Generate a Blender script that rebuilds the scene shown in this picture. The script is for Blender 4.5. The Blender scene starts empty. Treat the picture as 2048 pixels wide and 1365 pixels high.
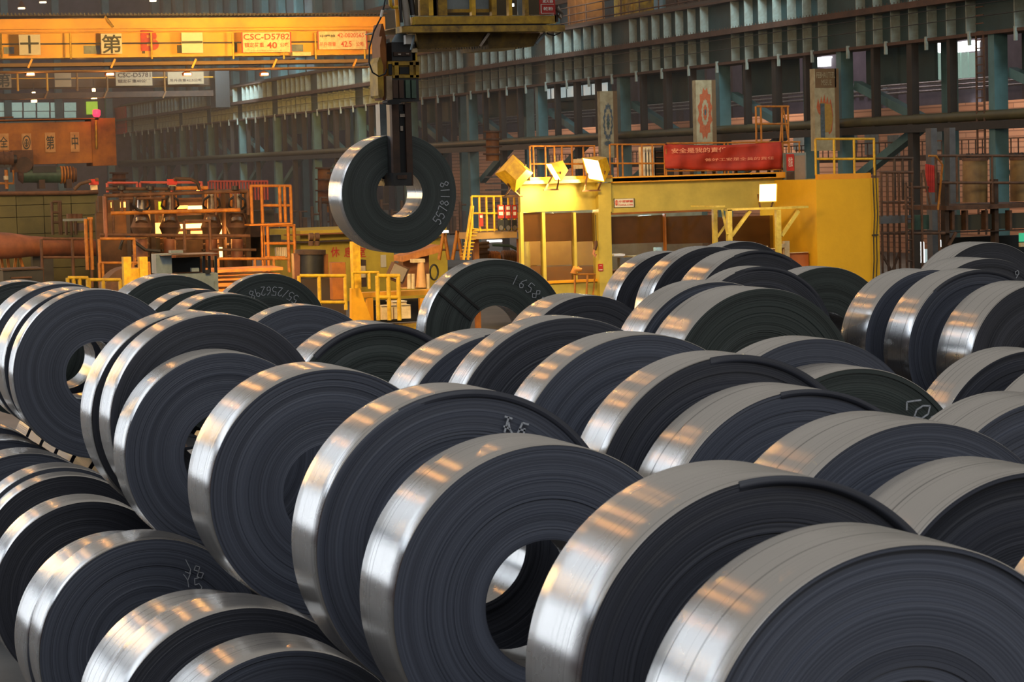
import bpy, math, random
from mathutils import Vector, Matrix
S = bpy.context.scene
C = bpy.context.scene.collection
PI = math.pi
# ------------------------------------------------------------------ camera
FPX = 5000.0
EYE = Vector((0, 0, 5.02))
M = Matrix(((0.9457656399480248, 0.048201918688393845, -0.3212536837585844),
            (-0.32373212870338525, 0.05789025522029614, -0.9443761047356629),
            (-0.02692328246848578, 0.9971586099439178, 0.07035512401975909)))      # world <- camera
cd = bpy.data.cameras.new('camera'); cam = bpy.data.objects.new('camera', cd); C.objects.link(cam)
cam.matrix_world = Matrix.Translation(EYE) @ M.to_4x4()
cd.sensor_width = 36.0; cd.lens = FPX * 36.0 / 2048.0
cd.clip_start = 0.1; cd.clip_end = 800
cd.dof.use_dof = True; cd.dof.focus_distance = 37; cd.dof.aperture_fstop = 11
S.camera = cam
# ------------------------------------------------------------------ exposure, world, large lights
S.view_settings.view_transform = 'Standard'; S.view_settings.look = 'None'
S.view_settings.gamma = 1; S.view_settings.use_curve_mapping = False
S.view_settings.exposure = 0.0
S.cycles.use_denoising = True
S.cycles.max_bounces = 6; S.cycles.volume_bounces = 0; S.cycles.caustics_reflective = False
S.cycles.sample_clamp_indirect = 4.0

def lin(h):
    h = h.lstrip('#'); v = [int(h[i:i+2], 16) / 255 for i in (0, 2, 4)]
    return tuple(x / 12.92 if x <= .04045 else ((x + .055) / 1.055) ** 2.4 for x in v)

w = bpy.data.worlds.new('hall_light'); S.world = w; w.use_nodes = True
nt = w.node_tree; bg = nt.nodes['Background']
tc = nt.nodes.new('ShaderNodeTexCoord'); sp = nt.nodes.new('ShaderNodeSeparateXYZ')
rp = nt.nodes.new('ShaderNodeValToRGB'); rp.color_ramp.elements[0].position = .42
rp.color_ramp.elements[0].color = (.10, .12, .15, 1); rp.color_ramp.elements[1].position = .72
rp.color_ramp.elements[1].color = (.46, .44, .41, 1)
e_ = rp.color_ramp.elements.new(.52); e_.color = (.55, .50, .435, 1)
mp = nt.nodes.new('ShaderNodeMath'); mp.operation = 'MULTIPLY_ADD'; mp.inputs[1].default_value = .5; mp.inputs[2].default_value = .5
nt.links.new(tc.outputs['Generated'], sp.inputs[0]); nt.links.new(sp.outputs['Z'], mp.inputs[0])
nt.links.new(mp.outputs[0], rp.inputs[0]); nt.links.new(rp.outputs[0], bg.inputs[0]); bg.inputs[1].default_value = .85

def area(name, loc, target, sx, sy, col, power, spread=180):
    l = bpy.data.lights.new(name, 'AREA'); l.shape = 'RECTANGLE'; l.size = sx; l.size_y = sy; l.color = col; l.energy = power; l.spread = math.radians(spread)
    o = bpy.data.objects.new(name, l); C.objects.link(o); o.location = loc
    o.rotation_euler = (Vector(target) - Vector(loc)).to_track_quat('-Z', 'Y').to_euler()
    return o
def point(name, loc, col, power, r=.25):
    l = bpy.data.lights.new(name, 'POINT'); l.color = col; l.energy = power; l.shadow_soft_size = r
    o = bpy.data.objects.new(name, l); C.objects.link(o); o.location = loc
    return o
SOD = (1.0, .42, .09)
# daylight opening in the side wall, left of the coil yard
area('side_opening_light', (-30, 88, 8), (10, 20, 3), 14, 16, (.80, .89, 1.0), 5600)
# cool roof-light over and behind the coil yard
area('roof_skylight_light', (0, -8, 19), (8, 16, 1), 26, 9, (.80, .88, 1.0), 2100)
# sodium high-bay lamps in the roof of the bay (small and bright: they draw the orange streaks on the strips)
for (x, y, z, p) in ((2, 62, 20, 900), (9, 74, 20, 1500), (-3, 92, 20, 1500), (19, 86, 19, 1800), (16, 62, 14, 450), (14, 128, 17, 1200),
                     (30, 185, 12, 1500)):
    point('sodium_high_bay_light', (x, y, z), SOD, p, .1)
area('crane_fill_light', (27, 130, 12), (30, 158, 14.3), 2, 1, (1, .56, .10), 1900, 75)  # unseen area lights added to brighten the front crane
area('crane_fill_light', (36, 134, 12), (38, 158, 14.3), 2, 1, (1, .56, .10), 750, 50)
# unseen cool area lights added to bring out the teal wall and stiffeners
for (y, p) in ((34, 1500), (66, 900), (96, 900), (122, 800), (162, 900), (196, 2400)):
    area('wall_fill_light', (43.2, y, 15.5), (47.2, y + 34, 7), 3, 3, (.74, .94, 1.0), p)
# unseen fill lights added for cabin, machines, strips, floor and annex; neighbouring bay lamps
area('strip_gold_fill_light', (-1, 90, 7), (10, 36, 4), 4, 6, (1, .60, .22), 2400)  # orange source added to turn the far strips golden
area('cabin_fill_light', (14, 44, 15), (27, 70, 2), 5, 3, (1, .78, .40), 650, 70)
area('machine_fill_light', (9, 52, 12), (19, 68, 1), 3, 2, (1, .62, .16), 650, 75)
area('mill_fill_light', (4, 62, 13), (16, 86, 5), 3, 2, (1, .60, .22), 650, 75)
area('floor_fill_light', (-14, 42, 16), (-12, 44, 0), 10, 24, (.72, .84, 1), 5200)  # cool light added so the strips reflect a bluish floor
for y in (98, 126, 156): area('annex_fill_light', (52.5, y, 12.4), (60, y + 6, 7), 5, 2, (1, .76, .58), 1100)  # hidden behind the girder, added to brighten the annex wall
point('neighbour_bay_lamp', (70, 110, 18), (.9, .82, 1), 2200, .4)
point('neighbour_bay_lamp', (70, 160, 18), (.9, .82, 1), 2600, .4)

# ------------------------------------------------------------------ projection helpers (pixel of the photograph -> point at a real distance)
def ray(u, v):
    return M @ Vector(((u - 1024) / FPX, (682.5 - v) / FPX, -1))
def PY(u, v, Y):
    d = ray(u, v); return EYE + d * (Y / d.y)
def PX(u, v, X):
    d = ray(u, v); return EYE + d * (X / d.x)

# ------------------------------------------------------------------ materials
MATS = {}
def mat(name, col, rough=.6, metal=0, var=.25, vs=3.0, bump=0, bs=20, col2=None, dirt=0, emit=None, es=1.0):
    if name in MATS: return MATS[name]
    m = bpy.data.materials.new(name); m.use_nodes = True; n = m.node_tree; b = n.nodes['Principled BSDF']
    if isinstance(col, str): col = lin(col)
    b.inputs['Roughness'].default_value = rough; b.inputs['Metallic'].default_value = metal
    t = n.nodes.new('ShaderNodeTexCoord'); no = n.nodes.new('ShaderNodeTexNoise')
    no.inputs['Scale'].default_value = vs; no.inputs['Detail'].default_value = 6; no.inputs['Roughness'].default_value = .65
    n.links.new(t.outputs['Object'], no.inputs['Vector'])
    r = n.nodes.new('ShaderNodeValToRGB'); r.color_ramp.elements[0].position = .3; r.color_ramp.elements[1].position = .7
    c2 = (lin(col2) if isinstance(col2, str) else col2) if col2 else tuple(x * (1 - var) for x in col)
    r.color_ramp.elements[0].color = (*c2, 1); r.color_ramp.elements[1].color = (*col, 1)
    n.links.new(no.outputs[0], r.inputs[0]); n.links.new(r.outputs[0], b.inputs['Base Color'])
    if bump:
        n2 = n.nodes.new('ShaderNodeTexNoise'); n2.inputs['Scale'].default_value = bs; n.links.new(t.outputs['Object'], n2.inputs['Vector'])
        bp = n.nodes.new('ShaderNodeBump'); bp.inputs['Strength'].default_value = bump; bp.inputs['Distance'].default_value = .02
        n.links.new(n2.outputs[0], bp.inputs['Height']); n.links.new(bp.outputs[0], b.inputs['Normal'])
    if emit:
        b.inputs['Emission Color'].default_value = (*(lin(emit) if isinstance(emit, str) else emit), 1); b.inputs['Emission Strength'].default_value = es
    MATS[name] = m; return m

def coil_face_mat(name, base, base2, seed):
    m = bpy.data.materials.new(name); m.use_nodes = True; n = m.node_tree; b = n.nodes['Principled BSDF']; L = n.links.new
    t = n.nodes.new('ShaderNodeTexCoord'); s = n.nodes.new('ShaderNodeSeparateXYZ'); L(t.outputs['Object'], s.inputs[0])
    cz = n.nodes.new('ShaderNodeCombineXYZ'); L(s.outputs['X'], cz.inputs[0]); L(s.outputs['Z'], cz.inputs[1])
    ln = n.nodes.new('ShaderNodeVectorMath'); ln.operation = 'LENGTH'; L(cz.outputs[0], ln.inputs[0])
    oi = n.nodes.new('ShaderNodeObjectInfo')
    ad = n.nodes.new('ShaderNodeMath'); ad.operation = 'MULTIPLY_ADD'; L(oi.outputs['Random'], ad.inputs[0]); ad.inputs[1].default_value = 37.0; L(ln.outputs['Value'], ad.inputs[2])
    def n1(scale, det):
        q = n.nodes.new('ShaderNodeTexNoise'); q.noise_dimensions = '1D'; q.inputs['Scale'].default_value = scale; q.inputs['Detail'].default_value = det
        q.inputs['Roughness'].default_value = .6; L(ad.outputs[0], q.inputs['W']); return q
    fine = n1(70, 3); wide = n1(9, 2)
    r = n.nodes.new('ShaderNodeValToRGB'); r.color_ramp.elements[0].position = .3; r.color_ramp.elements[1].position = .68
    r.color_ramp.elements[0].color = (*lin(base2), 1); r.color_ramp.elements[1].color = (*lin(base), 1)
    mx = n.nodes.new('ShaderNodeMath'); mx.operation = 'MULTIPLY_ADD'; mx.inputs[1].default_value = .45
    h = n.nodes.new('ShaderNodeMath'); h.operation = 'MULTIPLY'; h.inputs[1].default_value = .55; L(wide.outputs[0], h.inputs[0])
    L(fine.outputs[0], mx.inputs[0]); L(h.outputs[0], mx.inputs[2]); L(mx.outputs[0], r.inputs[0]); L(r.outputs[0], b.inputs['Base Color'])
    bp = n.nodes.new('ShaderNodeBump'); bp.inputs['Strength'].default_value = .55; bp.inputs['Distance'].default_value = .012
    L(mx.outputs[0], bp.inputs['Height']); L(bp.outputs[0], b.inputs['Normal'])
    b.inputs['Roughness'].default_value = .42; b.inputs['Specular IOR Level'].default_value = .45
    MATS[name] = m; return m
FACE = coil_face_mat('coil_edges_slate', '#5c616e', '#353842', 1)
FACEG = coil_face_mat('coil_edges_dark_green_grey', '#414a47', '#232a28', 2)
FACEK = coil_face_mat('coil_edges_near_black', '#454750', '#25272d', 3)

def strip_mat(name, col, rough, aniso):
    m = bpy.data.materials.new(name); m.use_nodes = True; n = m.node_tree; b = n.nodes['Principled BSDF']; L = n.links.new
    b.inputs['Metallic'].default_value = 1; b.inputs['Anisotropic'].default_value = aniso
    tg = n.nodes.new('ShaderNodeTangent'); tg.direction_type = 'RADIAL'; tg.axis = 'Y'; L(tg.outputs[0], b.inputs['Tangent']); b.inputs['Anisotropic Rotation'].default_value = .25
    t = n.nodes.new('ShaderNodeTexCoord'); oi = n.nodes.new('ShaderNodeObjectInfo')
    s = n.nodes.new('ShaderNodeSeparateXYZ'); L(t.outputs['Object'], s.inputs[0])
    a = n.nodes.new('ShaderNodeMath'); a.operation = 'MULTIPLY_ADD'; L(oi.outputs['Random'], a.inputs[0]); a.inputs[1].default_value = 53; L(s.outputs['Y'], a.inputs[2])
    f = n.nodes.new('ShaderNodeTexNoise'); f.noise_dimensions = '1D'; f.inputs['Scale'].default_value = 30; f.inputs['Detail'].default_value = 4; L(a.outputs[0], f.inputs['W'])
    g = n.nodes.new('ShaderNodeTexNoise'); g.inputs['Scale'].default_value = 2.2; g.inputs['Detail'].default_value = 5; L(t.outputs['Object'], g.inputs['Vector'])
    mp_ = n.nodes.new('ShaderNodeMapRange'); mp_.inputs[3].default_value = rough * .93; mp_.inputs[4].default_value = rough * 1.08; L(g.outputs[0], mp_.inputs[0]); L(mp_.outputs[0], b.inputs['Roughness'])
    r = n.nodes.new('ShaderNodeValToRGB'); c = lin(col)
    r.color_ramp.elements[0].position = .27; r.color_ramp.elements[0].color = (*[x * .45 for x in c], 1)
    r.color_ramp.elements[1].position = .40; r.color_ramp.elements[1].color = (*c, 1); L(f.outputs[0], r.inputs[0])
    mm = n.nodes.new('ShaderNodeMix'); mm.data_type = 'RGBA'; mm.blend_type = 'MULTIPLY'; mm.inputs[0].default_value = .18
    L(r.outputs[0], mm.inputs[6]); L(g.outputs[0], mm.inputs[7]); L(mm.outputs[2], b.inputs['Base Color'])
    bp = n.nodes.new('ShaderNodeBump'); bp.inputs['Strength'].default_value = .07; bp.inputs['Distance'].default_value = .01; L(f.outputs[0], bp.inputs['Height'])
    L(bp.outputs[0], b.inputs['Normal'])
    MATS[name] = m; return m
STRIP = strip_mat('bare_steel_strip', '#ccc8c3', .27, .94)
CHALK = mat('chalk', '#c8ccd2', .9, var=.5, vs=60)
def glassmat(name, tint, fac, rough=.08):
    m = bpy.data.materials.new(name); m.use_nodes = True; n = m.node_tree; L = n.links.new
    b = n.nodes['Principled BSDF']; b.inputs['Base Color'].default_value = (*lin(tint), 1); b.inputs['Roughness'].default_value = rough
    tr = n.nodes.new('ShaderNodeBsdfTransparent'); mx = n.nodes.new('ShaderNodeMixShader'); mx.inputs[0].default_value = fac
    L(tr.outputs[0], mx.inputs[1]); L(b.outputs[0], mx.inputs[2]); L(mx.outputs[0], n.nodes['Material Output'].inputs[0]); MATS[name] = m; return m

YEL = mat('yellow_paint', '#c0a848', .55, var=.3, vs=1.2, bump=.1, col2='#a2903c')
YEL2 = mat('bright_yellow_steel', '#dcae1c', .5, var=.3, vs=5, col2='#a87a10')
ORY = mat('amber_crane_paint', '#f0a80c', .5, vs=.35, col2='#c8800a')
DYEL = mat('grimy_yellow_paint', '#b98f14', .6, vs=3.5, col2='#4a3510')
RUSTY = mat('rusty_yellow_brown', '#9a5a14', .7, vs=1.1, col2='#5a2d0a')
BRN = mat('brown_oxidised_steel', '#4c3220', .7, vs=3, col2='#281a10')
DRK = mat('dark_greasy_steel', '#23201e', .5, vs=6, col2='#0d0c0c')
BLK = mat('black_parts_and_shade', '#0c0b0a', .7)  # for black parts, also for sheets standing in for shade in voids
TEAL = mat('teal_grey_paint', '#54767a', .6, vs=.8, col2='#3d585a')
TEALD = mat('dark_teal_paint_and_web_shade', '#2a4446', .6, vs=.8, col2='#223334')
STIFF = mat('pale_clamp_and_lit_stiffener', '#9aaaa6', .6, vs=2, col2='#7c7a6c')  # pale tone puts the light on the stiffener faces into the colour
RUST = mat('rust_brown_steel', '#63402a', .75, vs=4, col2='#3a2416')
PURP = mat('mauve_grey_sheeting', '#5b5058', .8, vs=1, col2='#42383f')
PEACH = mat('peach_wall_brick', '#d08f62', .8, vs=3, col2='#b87850')
GREY = mat('blue_grey_paint', '#7a8486', .5, vs=3, col2='#5a6366')
CREAM = mat('cream_board', '#e0c9a0', .7, vs=4, col2='#b59a70')
WHITE = mat('white_board', '#d9cfc0', .7, vs=5, var=.2)
RED = mat('red_paint', '#c02818', .6, vs=4, col2='#8e1a10')
REDT = mat('red_lettering', '#c8371c', .7, vs=8, var=.2)
BLACKT = mat('dark_lettering', '#3a3a2e', .7, vs=8, var=.2)
WHITET = mat('white_lettering', '#e4dcd0', .7, vs=8, var=.1)
PINKT = mat('faded_pink_lettering', '#e89878', .8, vs=8, var=.3)
OLIVE = mat('olive_concrete', '#66603a', .85, vs=.5, col2='#3e3c26', bump=.2, bs=4)
PIPEM = mat('scaled_pipe', '#8a5236', .6, vs=1.2, col2='#4a2c20')
STEELM = mat('worn_bright_steel', '#9a938a', .35, metal=.8, vs=6, col2='#5f4a3c')
GREENM = mat('green_machine_paint', '#3f5a44', .5, vs=3, col2='#23332a')
CONC = mat('dark_oily_floor', '#6a6762', .6, vs=.4, col2='#4a4744', bump=.2, bs=3)
HOT = mat('glowing_hot_steel', '#ff8030', .6, emit=(1, .36, .07), es=4.5)
HOTL = mat('pale_glowing_hot_steel', '#ffa860', .6, emit=(1, .52, .16), es=5)
LAMPS = mat('sodium_lamp_glass', '#ffcc88', .4, emit=(1, .72, .38), es=6)
FLOOD = mat('floodlight_lens', '#fff0c0', .4, emit=(1, .80, .34), es=3.2)
FLUO = mat('fluorescent_tube', '#ffffff', .4, emit=(.93, 1, 1), es=4)
DAYW = mat('daylit_window_pane', '#c8d8d8', .3, emit=(.62, .78, .80), es=.42)
GRNW = mat('green_lit_window_pane', '#8fae9c', .3, emit=(.30, .46, .40), es=.5)
LIME = mat('lime_lit_pane', '#90b020', .4, emit=(.35, .55, .03), es=.8)
REDL = mat('red_signal_lamp', '#ff2030', .4, emit=(1, .03, .07), es=2.5)
BLINDM = mat('brown_window_blind', '#6b4020', .7, vs=4, col2='#4a2a16')
GLASS = glassmat('brown_reflection_glass', '#5a3a1c', .38)  # brown of the reflections is put into the glass colour
ORR = mat('orange_lit_rail_paint', '#b8741c', .6, vs=5, col2='#7a4210')
GRUST = mat('girder_rust', '#54392a', .8, vs=2, col2='#3a281e')
POSTD = mat('dark_hanger_paint', '#2e241c', .75, vs=2, col2='#1e1814')

# ------------------------------------------------------------------ mesh builder
class MB:
    def __init__(s): s.v = []; s.f = []; s.sm = []
    def add(s, vs, fs, smooth=False):
        o = len(s.v); s.v += [tuple(x) for x in vs]; s.f += [tuple(i + o for i in f) for f in fs]; s.sm += [smooth] * len(fs); return s
    def box(s, a, b):
        x0, x1 = sorted((a[0], b[0])); y0, y1 = sorted((a[1], b[1])); z0, z1 = sorted((a[2], b[2]))
        return s.add([(x0,y0,z0),(x1,y0,z0),(x1,y1,z0),(x0,y1,z0),(x0,y0,z1),(x1,y0,z1),(x1,y1,z1),(x0,y1,z1)],
              [(0,3,2,1),(4,5,6,7),(0,1,5,4),(1,2,6,5),(2,3,7,6),(3,0,4,7)])
    def bar(s, p, q, w, h=None, up=(0, 0, 1)):
        p = Vector(p); q = Vector(q); h = h or w; d = (q - p).normalized(); u = Vector(up)
        if abs(d.dot(u)) > .95: u = Vector((0, 1, 0))
        a = d.cross(u).normalized() * w / 2; b = a.cross(d).normalized() * h / 2
        vs = [p-a-b, p+a-b, p+a+b, p-a+b, q-a-b, q+a-b, q+a+b, q-a+b]
        return s.add(vs, [(0,3,2,1),(4,5,6,7),(0,1,5,4),(1,2,6,5),(2,3,7,6),(3,0,4,7)])
    def tube(s, pts, r, n=8, cap=True, rs=None):
        pts = [Vector(p) for p in pts]; rings = []
        for i, p in enumerate(pts):
            d = (pts[min(i+1, len(pts)-1)] - pts[max(i-1, 0)]).normalized()
            u = Vector((0, 0, 1)) if abs(d.z) < .9 else Vector((0, 1, 0))
            a = d.cross(u).normalized(); b = a.cross(d)
            rr = rs[i] if rs else r
            rings.append([p + (a * math.cos(t) + b * math.sin(t)) * rr for t in [2*PI*k/n for k in range(n)]])
        vs = [v for g in rings for v in g]
        fs = [(i*n+k, i*n+(k+1) % n, (i+1)*n+(k+1) % n, (i+1)*n+k) for i in range(len(pts)-1) for k in range(n)]
        s.add(vs, fs, True)
        if cap:
            s.add(rings[0], [tuple(range(n-1, -1, -1))]); s.add(rings[-1], [tuple(range(n))])
        return s
    def prism(s, poly, y0, y1):
        n = len(poly)
        vs = [(x, y0, z) for x, z in poly] + [(x, y1, z) for x, z in poly]
        return s.add(vs, [tuple(range(n)), tuple(range(2*n-1, n-1, -1))] + [(i, i+n, (i+1) % n + n, (i+1) % n) for i in range(n)])
    def mesh(s, name, off=(0, 0, 0)):
        me = bpy.data.meshes.new(name); ox, oy, oz = off
        me.from_pydata([(x-ox, y-oy, z-oz) for x, y, z in s.v], [], s.f); me.polygons.foreach_set('use_smooth', s.sm); me.update(); return me
    def build(s, name, m, parent=None, **kw):
        off = wloc(parent) if parent else (kw.pop('origin', None) or base_of(s.v))
        me = s.mesh(name, off); me.materials.append(m)
        o = bpy.data.objects.new(name, me); C.objects.link(o)
        if parent: o.parent = parent
        else: o.location = off
        for k, v in kw.items(): o[k] = v
        return o
def wloc(o):
    p = Vector(o.location)
    while o.parent: o = o.parent; p += Vector(o.location)
    return p
def base_of(v):
    xs = [p[0] for p in v]; ys = [p[1] for p in v]; zs = [p[2] for p in v]
    return ((min(xs)+max(xs))/2, (min(ys)+max(ys))/2, min(zs))
def thing(name, loc, label, cat, group=None, kind=None):
    o = bpy.data.objects.new(name, None); C.objects.link(o); o.location = loc; o.empty_display_size = .3
    if kind: o['kind'] = kind
    if label: o['label'] = label
    if cat and kind != 'structure': o['category'] = cat
    if group: o['group'] = group
    return o
def struct(name, mb, m, label=None):
    return mb.build(name, m, kind='structure', **({'label': label} if label else {}))
def pbox(mb, u0, v0, u1, v1, Y, d=.1):
    a = PY(u0, v1, Y); b = PY(u1, v0, Y); return mb.box((a.x, Y, a.z), (b.x, Y + d, b.z))
def part(name, m, par, u0, v0, u1, v1, Y, d=.1, **kw):
    return pbox(MB(), u0, v0, u1, v1, Y, d).build(name, m, par, **kw)
def pt(name, m, par, pts, Y, r=.03, n=6, **kw):
    if len(pts) == 2 and pts[0][0] == pts[1][0] and not isinstance(Y, (list, tuple)):      # keep uprights plumb
        p = PY(*pts[0], Y); q = PY(*pts[1], Y); q.x = p.x; return MB().tube([p, q], r, n).build(name, m, par, **kw)
    return MB().tube([PY(u, v, Y) if not isinstance(Y, (list, tuple)) else PY(u, v, Y[i]) for i, (u, v) in enumerate(pts)], r, n).build(name, m, par, **kw)

def text(name, s, m, par, u0, v0, u1, v1, Y, spread=True, ext=.004, bold=0):
    cu = bpy.data.curves.new('t', 'FONT'); cu.body = s; cu.size = 1; cu.offset = bold; cu.resolution_u = 3
    o = bpy.data.objects.new('t', cu); C.objects.link(o)
    dg = bpy.context.evaluated_depsgraph_get(); me = bpy.data.meshes.new_from_object(o.evaluated_get(dg))
    bpy.data.objects.remove(o)
    if not len(me.vertices): return None
    xs = [v.co.x for v in me.vertices]; ys = [v.co.y for v in me.vertices]
    a = PY(u0, v1, Y); b = PY(u1, v0, Y); off = wloc(par)
    sx = (b.x-a.x)/(max(xs)-min(xs)); sz = (b.z-a.z)/max(1e-6, max(ys)-min(ys))
    for v in me.vertices:
        x, y = v.co.x, v.co.y
        v.co = (a.x + (x-min(xs))*sx - off.x, Y - off.y, a.z + (y-min(ys))*sz - off.z)
    me.materials.clear(); me.materials.append(m); me.name = name
    o = bpy.data.objects.new(name, me); C.objects.link(o); o.parent = par
    return o

# ------------------------------------------------------------------ chalk strokes
DIG = {'0': [[(.2,0),(0,.3),(0,.7),(.25,1),(.5,.7),(.5,.3),(.2,0)]], '1': [[(.25,0),(.3,1)]],
 '2': [[(0,.8),(.2,1),(.45,.85),(.4,.55),(0,0),(.5,0)]], '5': [[(.5,1),(.05,1),(.02,.55),(.35,.6),(.5,.3),(.3,0),(0,.08)]],
 '6': [[(.45,1),(.1,.6),(0,.25),(.2,0),(.45,.15),(.4,.45),(.05,.4)]], '7': [[(0,1),(.5,1),(.2,0)]],
 '8': [[(.25,.52),(.03,.78),(.25,1),(.47,.78),(.25,.52),(0,.25),(.25,0),(.5,.25),(.25,.52)]],
 '9': [[(.45,.6),(.2,.5),(.02,.75),(.25,1),(.47,.8),(.4,0)]], 'T': [[(0,1),(.55,.95)],[(.3,1),(.25,0)]], 'E': [[(.5,1),(.05,.95),(0,0),(.5,.05)],[(0,.5),(.4,.55)]],
 'L': [[(.45,1),(0,.35),(.35,.1)]], '/': [[(.05,0),(.45,1)]], 'C': [[(.5,.9),(.2,1),(0,.6),(.1,.1),(.5,0)]], 'Y': [[(0,1),(.25,.5),(.5,1)],[(.25,.5),(.2,0)]], 'J': [[(.45,1),(.4,.2),(.15,0),(0,.3)]]}
def chalk(par, txt, cx, cz, yf, rad, a0, a1, h, flip=0, thick=.009, seed=0):
    """digits laid along an arc of the coil face; par-local coordinates, face at y=yf"""
    rnd = random.Random(seed); mb = MB(); n = len(txt)
    for i, ch in enumerate(txt):
        if ch == ' ': continue
        a = a0 + (a1 - a0) * (i / max(1, n-1)); px = cx + rad*math.cos(a); pz = cz + rad*math.sin(a)
        rot = a - PI/2 + flip + rnd.uniform(-.12, .12)
        for st in DIG.get(ch, DIG['1']):
            pts = []
            for x, y in st:
                x = (x-.25)*h + rnd.uniform(-.01, .01)*h*3; y = (y-.5)*h
                pts.append((px + x*math.cos(rot) - y*math.sin(rot), yf, pz + x*math.sin(rot) + y*math.cos(rot)))
            off = wloc(par)
            for p, q in zip(pts, pts[1:]):
                P_ = Vector(p)+off; Q_ = Vector(q)+off
                if (P_-Q_).length > 1e-4: mb.bar(P_, Q_, .004, thick, up=(0, 1, 0)) if False else mb.bar(P_, Q_, thick, .004, up=(0, 1, 0))
    return mb.build('chalk_number', CHALK, par)

# ------------------------------------------------------------------ coils
def coil(label, X, Y, Z, R, wd, face, seed, group, lip=None, rb=.38, seg=None, tel=.010, bands=22, name='steel_coil', label_extra=None):
    """X,Y,Z: centre of the near end (Z relative to the eye). Axis along Y."""
    rnd = random.Random(seed); Zc = Z + EYE.z
    root = thing(name, (X, Y, Zc - R), label, 'steel coil', group)
    seg = seg or (200 if Y < 20 else 128)
    cs = [(math.cos(2*PI*k/seg), math.sin(2*PI*k/seg)) for k in range(seg)]
    def ringset(prof, closed=False):    # prof: list of (r, y) ; continuous
        vs = [(r*c, y, r*s_) for r, y in prof for c, s_ in cs]
        fs = [(i*seg+k, (i+1)*seg+k, (i+1)*seg+(k+1) % seg, i*seg+(k+1) % seg) for i in range(len(prof)-1) for k in range(seg)]
        return vs, fs
    def mk(name_, parts_, m):
        mb = MB()
        for vs, fs in parts_: mb.add(vs, fs, True)
        me = mb.mesh(name_); me.materials.append(m); o = bpy.data.objects.new(name_, me); C.objects.link(o); o.parent = root; o.location = (0, 0, R); return o
    # outer strip surface, slightly crowned, with a few fine wrap steps
    cr = rnd.uniform(.001, .004)
    prof = [(R - .006, .0), (R - .001, .006), (R + cr*.6, wd*.25), (R + cr, wd*.5), (R + cr*.5, wd*.8), (R - .001, wd - .006), (R - .006, wd)]
    mk('outer_wrap', [ringset(prof)], STRIP)
    # near end: bands of wraps that stand a little in or out of one another
    rs = [rb]
    while len(rs) < bands: rs.append(rs[-1] + (R - .004 - rb)/bands*rnd.uniform(.5, 1.5))
    sc = (R - .004 - rb)/(rs[-1] - rb); rs = [rb + (r-rb)*sc for r in rs]
    parts_ = []; y = 0; ys = []
    for i in range(len(rs)-1):
        if rnd.random() < .35: y += rnd.uniform(-1, 1)*tel
        else: y += rnd.uniform(-1, 1)*tel*.2
        y = max(-tel*1.5, min(tel*2.2, y)); ys.append(y)
    ys[-1] = min(ys[-1], 0.004); prev = None
    for i, yy in enumerate(ys):
        if prev is not None and abs(prev-yy) > 1e-5: parts_.append(ringset([(rs[i], prev), (rs[i], yy)]))
        t = rnd.uniform(-.15, .15)*tel
        parts_.append(ringset([(rs[i], yy), (rs[i+1], yy + t)])); prev = yy + t
    parts_.append(ringset([(R-.004, prev), (R-.006, 0)]))
    mk('end_face', parts_, face)
    mk('back_face', [ringset([(R-.006, wd), (rb, wd)])], face)
    mk('bore_wall', [ringset([(rb, wd), (rb, ys[0])])], STRIP)
    if lip:
        a0, a1, amt, th = lip      # dark outer laps pushed out towards the near end between two angles
        N = 90; vs = []; fs = []
        for k in range(N+1):
            t = k/N; a = a0 + (a1-a0)*t; e = amt*.7*min(1, t*4)*min(1, (1-t)*4)
            c, s_ = math.cos(a), math.sin(a)
            for r, yy in ((R+.003, .01), (R+.003, -e), (R-th, -e*.9), (R-th*1.3, .004)): vs.append((r*c, yy, r*s_))
        for k in range(N):
            for j in range(3): fs.append((4*k+j, 4*k+4+j, 4*k+5+j, 4*k+1+j))
        mk('loose_outer_lap', [(vs, fs)], FACEK)
    return root
UP = 'steel coils of the upper tier'; LO = 'steel coils of the lower tier'
D = math.radians
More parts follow.
